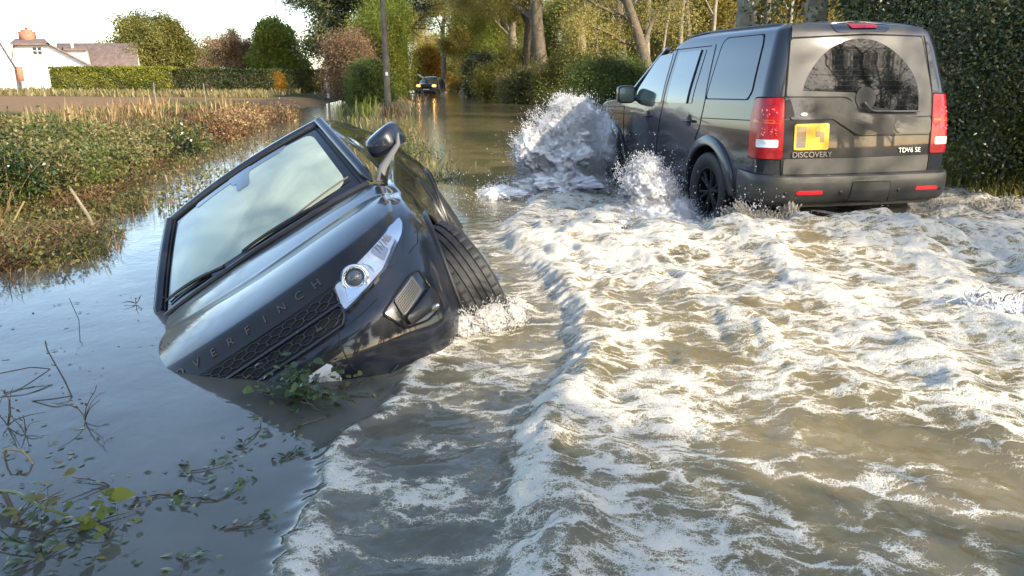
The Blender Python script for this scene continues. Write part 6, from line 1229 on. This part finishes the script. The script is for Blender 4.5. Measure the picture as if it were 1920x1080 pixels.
for i, (u, v, lb, n, sp, sz, tn) in enumerate([(350, 885, "cluster of flat green leaves floating left of the first foam edge", 16, .12, .045, (.3, .9)), (320, 930, "yellow-green floating sprig below the cluster of flat leaves", 13, .10, .05, (.5, .95)), (480, 815, "scattered green leaves floating just below the stranded car's shadow", 14, .13, .04, (.3, .85)), (530, 865, "dark floating leaf patch nearest the first foam edge", 12, .09, .038, (.0, .5)),
        (420, 995, "dark green floating leaf patch near the bottom foam edge", 13, .11, .04, (.1, .6)), (205, 912, "brown floating twig with a few pale leaves", 6, .13, .035, (.7, 1.)), (405, 940, "half-sunk leaf raft low in the middle of the still water", 13, .14, .042, (.2, .7)), (560, 800, "small pale leaf group floating under the leafy sprig", 9, .10, .04, (.3, .8)), (330, 1045, "brownish leaves drifting at the bottom of the photo", 9, .10, .04, (.3, 1.)), (150, 985, "low mat of mixed leaves beside the bright green plant", 20, .16, .045, (.1, .9)), (690, 745, "green weed strands at the foot of the first foam edge by the bumper", 12, .10, .04, (.2, .7)), (830, 680, "small bright weed tuft floating on the brown water by the tyre splash", 10, .07, .035, (.6, .9)), (900, 712, "tiny green weed scrap floating right of the bright weed tuft", 5, .06, .03, (.5, .9))]):
    sprig("floating_leaves", (u, v), lb, "leaves", n, sp, sz, 620+i, 'pond', .008, .08, 2, tn)
def stalk(px, label, seed, rad=.0035, name="reed_stalk", m=None):
    P = np.array([gp_(u, v, z) for u, v, z in px]); q = MB(); q.tube(resample(P, .03), rad, 5); o = q.build(name, m or M_floatstem, None); tag(o, label, "stalk")
stalk([(135, 745, 0), (122, 715, .05), (88, 655, .14), (85, 640, .16)], "bent brown reed stalk rising left of the stranded car", 1)
stalk([(150, 640, 0), (148, 600, .07), (130, 560, .15)], "thin upright stalk behind the bent brown reed", 2, .0022)
stalk([(0, 745, .0), (45, 725, .02), (95, 692, .04), (60, 688, .05), (0, 700, .05)], "arched pale reed stem at the left edge of the water", 3, .003)
stalk([(60, 752, .0), (100, 748, .02), (135, 742, .02)], "broken stem floating beside the bent reed's foot", 4, .003)
stalk([(0, 920, .03), (30, 922, .06), (75, 950, .05), (130, 968, .0)], "green reed leaf bent over the lower left water", 5, .006, "reed_leaf", mat("green_reed", (.10, .13, .03), rough=.4))
stalk([(38, 985, .0), (20, 950, .05), (8, 925, .08)], "stout dead reed stub in the lower left water", 6, .008)
stalk([(10, 860, .0), (8, 842, .05), (45, 845, .05), (62, 870, .0)], "tan looped reed leaf on the still water at the left", 7, .004, "reed_leaf", mat("tan_reed", (.30, .21, .09), rough=.5))
stalk([(0, 452, .0), (20, 425, .08), (45, 378, .20)], "broad tan reed blade leaning in at the left edge by the bank", 8, .009, "reed_leaf", mat("tan_blade", (.32, .23, .08), rough=.5))
for i, (u, v, sd, lb, hh) in enumerate([(160, 790, 701, "dark withered weed stem standing in the still water left of the car", .10), (15, 800, 702, "brown withered weed at the left edge of the still water", .10), (48, 815, 703, "small dead seed head poking out of the still water", .05), (310, 575, 704, "brown twigs caught at the windscreen's sunken corner", .06), (255, 570, 705, "loose curled brown stem beside the sunken windscreen corner", .05), (305, 660, 706, "green weed strand at the sunken bonnet's edge", .04)]):
    sprig("withered_weed", (u, v), lb, "weed", 14 if i < 2 else 9, .05, .02, sd, 'straw' if i != 5 else 'weed', hh*.6, 1.6 if i < 3 else .6, 4, (.0, .5), hh*1.6)
# small drifting bits nobody could count
r = np.random.default_rng(800); n = 420; u = r.uniform(0, 640, n); v = r.uniform(560, 1080, n); k = (v > 560 + .0*u) & (u < 330 + 300*((v-560)/520)**1.0*(v > 740) + 0) & ~((u > 300) & (v < 750)) & (u < 610 - .30*(v-800)*(v > 800)); P = np.array([gp_(a, b, .003) for a, b in zip(u[k], v[k])]); dens = fbm(P[:, 0]*2.2, P[:, 1]*2.2, 3, 33) > .47; P = P[dens]
o = foliage("drifting_bits", P, .030, r, LM['pond'], None, r.random(len(P)), flat=.96); tag(o, kind="stuff")
